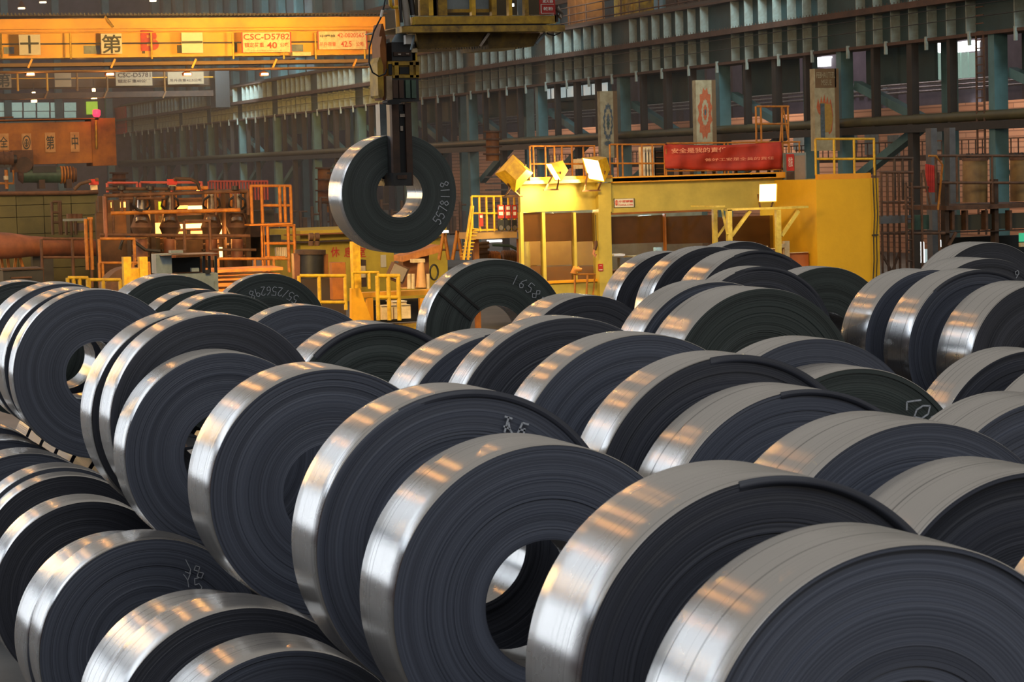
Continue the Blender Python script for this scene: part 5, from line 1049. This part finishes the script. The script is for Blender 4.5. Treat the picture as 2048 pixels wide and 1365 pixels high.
# dim equipment in the middle distance behind the hanging coil
rnd = random.Random(11)
MD = mat('dim_brown_equipment', '#6b5240', .8, vs=2, col2='#4a3a34'); MDG = mat('dim_grey_equipment', '#5e5c5c', .8, vs=2, col2='#474244')
for i in range(20):
    u = 545 + i*20 + rnd.uniform(-2, 2); v0 = rnd.uniform(395, 430); v1 = 470; wd_ = rnd.uniform(8, 12)
    t = thing('storage_rack', PY(u, v1, 118), 'dim pipe rack in the haze behind the hanging coil', 'rack', 'dim racks in the haze')
    part('panel', MDG if i % 3 else MD, t, u, v0+12, u+wd_, v1, 118, .4)
    pt('post', MD, t, [(u-1, v1), (u-1, v0-rnd.uniform(0, 25))], 117.8, .08); pt('rail', MD, t, [(u-1, v0), (u+wd_, v0)], 117.8, .05)
part('platform_deck', MD, None, 540, 466, 940, 478, 117, 3, label='long dim platform deck behind the hanging coil', category='platform')
for (u, v, h, Y, l) in ((672, 345, 130, 130, 'left hazy orange-lit tank column between far columns'), (985, 262, 60, 120, 'yellow upright machine column behind the floodlights'), (648, 335, 90, 132, 'thin hazy orange-lit column left of the hanging coil'), (238, 345, 50, 130, 'orange-lit stack behind the mill')):
    t = thing('process_column', PY(u, v+h, Y), l, 'column'); MB().tube([PY(u, v+h, Y), PY(u, v, Y)], .35, 10).build('shell', RUSTY, t)
    for k in range(4): MB().tube([PY(u, v+h*k/4, Y), PY(u, v+h*k/4+3, Y)], .5, 10).build('flange', RUST, t)
for k in range(7): part('shelf_board', MDG, None, 985, 352+k*13, 1020, 356+k*13, 100+k*.1, 1.0, label='dim brown shelf board left of the cabin, '+('top', 'second', 'third', 'fourth', 'fifth', 'sixth', 'lowest')[k]+' of the ladder of boards', category='shelf', group='boards behind the service platform')

# ================================================================== RIGHT SIDE PLATFORM WITH TANKS
TYY = 72.0
t = thing('tank_platform', PY(1960, 560, TYY), 'rusty brown tank platform with panelled girder at the right edge', 'platform')
part('deck', RUST, t, 1893, 405, 2100, 421, TYY, 3); part('girder', mat('olive_girder_panel', '#4a4638', .7, vs=2), t, 1900, 424, 2100, 462, TYY+.4, .3); part('bottom_flange', BRN, t, 1895, 459, 2100, 466, TYY, .8)
for u in (1905, 1932, 1972, 2020): part('rib', RUST, t, u, 421, u+4, 460, TYY+.1, .3)
for u in (1890, 1990): MB().box((PY(u, 0, TYY).x, TYY+.2, 0), (PY(u+8, 0, TYY).x, TYY+.5, PY(0, 420, TYY).z)).build('leg', BRN, t)
MB().bar(PY(1897, 492, TYY), PY(1912, 465, TYY), .08).build('brace', RUST, t)
part('under_deck_shade', BLK, t, 1895, 468, 2100, 620, TYY+3, .2)  # black sheet standing in for the shade under the tank deck
TK = mat('rusty_tan_tank', '#8a6a3c', .65, vs=1.5, col2='#5f4426')
for (u0, u1, v0, v1, l) in ((1928, 1972, 322, 405, 'rusty tan cylindrical tank on the tank platform, whole one'), (2024, 2075, 320, 403, 'rusty tan cylindrical tank cut by the right photo edge')):
    t = thing('storage_tank', PY((u0+u1)/2, v1, TYY+1), l, 'tank'); c0 = PY((u0+u1)/2, v1, TYY+1); c1 = PY((u0+u1)/2, v0, TYY+1); r_ = (PY(u1, v0, TYY+1).x-PY(u0, v0, TYY+1).x)/2
    MB().tube([c0, c1], r_, 28).build('shell', TK, t); MB().tube([c1, c1+Vector((0, 0, .1))], r_*1.04, 28).build('lid', RUST, t)
    for q in range(5): MB().tube([c1 + Vector((math.cos(q)*r_*.7, math.sin(q)*r_*.5, .1)), c1 + Vector((math.cos(q)*r_*.7, math.sin(q)*r_*.5, .25))], .04, 6).build('bolt', DRK, t)
railing('long rusty railing in front of the tanks', TYY-.1, [1873, 1915, 1985, 2060], 405, 312, [366], RUST, .05)
railing('dark green railing bay left of the tanks', TYY+1, [1751, 1790, 1806, 1826], 400, 317, [], BRN, .05)
# stair/ladder scaffold between block and tanks
t = thing('access_scaffold', PY(1810, 560, TYY), 'rust-brown access scaffold with ladder between the yellow block and the tanks', 'scaffold')
for u in (1766, 1778, 1790, 1801, 1846, 1880): pt('post', RUST, t, [(u, 580), (u, 345)], TYY, .045)
for (u0, u1, v) in ((1760, 1826, 345), (1762, 1828, 405), (1762, 1890, 467), (1826, 1856, 375)): pt('rail', RUST, t, [(u0, v), (u1, v)], TYY, .05)
part('deck', MDG, t, 1762, 431, 1828, 448, TYY-.1, 1.2); part('deck', BRN, t, 1828, 462, 1890, 468, TYY, 1.2); part('machine_box', GREENM, t, 1830, 430, 1858, 460, TYY+.6, .6)
for u in (1815, 1827): pt('ladder_rail', RUST, t, [(u, 585), (u, 365)], TYY-.4, .05)
for k in range(10): pt('ladder_rung', RUST, t, [(1815, 375+k*21), (1827, 375+k*21)], TYY-.4, .03)
MB().bar(PY(1762, 505, TYY), PY(1790, 555, TYY), .06).bar(PY(1801, 500, TYY), PY(1778, 560, TYY), .06).build('brace', RUST, t)
pt('handrail', ORR, t, [(1857, 312), (1872, 312), (1885, 330), (1876, 420)], TYY-.3, .04); pt('handrail', RUST, t, [(1846, 340), (1860, 410)], TYY-.3, .04)
for k in range(5): part('red_slat', RED, None, 1854+k*4, 328+k*1, 1856.5+k*4, 385-k*0, TYY+1.5, .1, label=('leftmost', 'second', 'middle', 'fourth', 'rightmost')[k]+' upright red slat behind the scaffold handrail', category='slat', group='red slats right of the scaffold')
t = thing('daylit_gap', PY(1845, 525, 79), None, None, kind='structure'); part('pane', FLUO, t, 1843, 484, 1848, 526, 79, .05); part('pane', DAYW, t, 1850, 498, 1862, 526, 79, .05); part('pane', FLUO, t, 1882, 480, 1885, 494, 79, .05)
t = thing('green_lit_sign', PY(2046, 500, 66), 'small green lit exit-type sign at the right edge above the coils', 'sign'); part('panel', mat('green_lit', '#208060', .4, emit=(.05, .5, .25), es=.8), t, 2041, 466, 2060, 484, 66, .1); part('lower_panel', CREAM, t, 2041, 485, 2060, 494, 66, .1)
for (u, l) in ((1858, 'brown service column behind the scaffold, left'), (1895, 'brown service column behind the scaffold, right')):
    struct('column', MB().box((PY(u, 0, 78).x, 78, 0), (PY(u+12, 0, 78).x, 78.4, PY(0, 300, 78).z)), MDG)
# ladder on the right-hand column
t = thing('column_ladder', PX(1962, 330, XW-.2), 'rusty caged ladder climbing the right-hand teal column', 'ladder')
yl = cY0+.35
for dy in (0, .55): MB().bar((XW-.05, yl+dy, 2), (XW-.05, yl+dy, zb), .06).build('stile', RUST, t)
for k in range(34): MB().bar((XW-.05, yl, 2.2+k*.3), (XW-.05, yl+.55, 2.2+k*.3), .04).build('rung', RUST, t)
# hazy air over the mill bay
hz = bpy.data.materials.new('furnace_haze'); hz.use_nodes = True; nh = hz.node_tree; nh.nodes.clear(); oh = nh.nodes.new('ShaderNodeOutputMaterial'); vsn = nh.nodes.new('ShaderNodeVolumeScatter')
vsn.inputs['Density'].default_value = .0010; vsn.inputs['Color'].default_value = (1, .92, .88, 1); vsn.inputs['Anisotropy'].default_value = .2; nh.links.new(vsn.outputs[0], oh.inputs['Volume'])
hb = MB().box((-25, 76, .05), (79, 259, 24)).build('dust_haze', hz, None, kind='stuff', label='warm dusty haze filling the far end of the hall', category='haze')
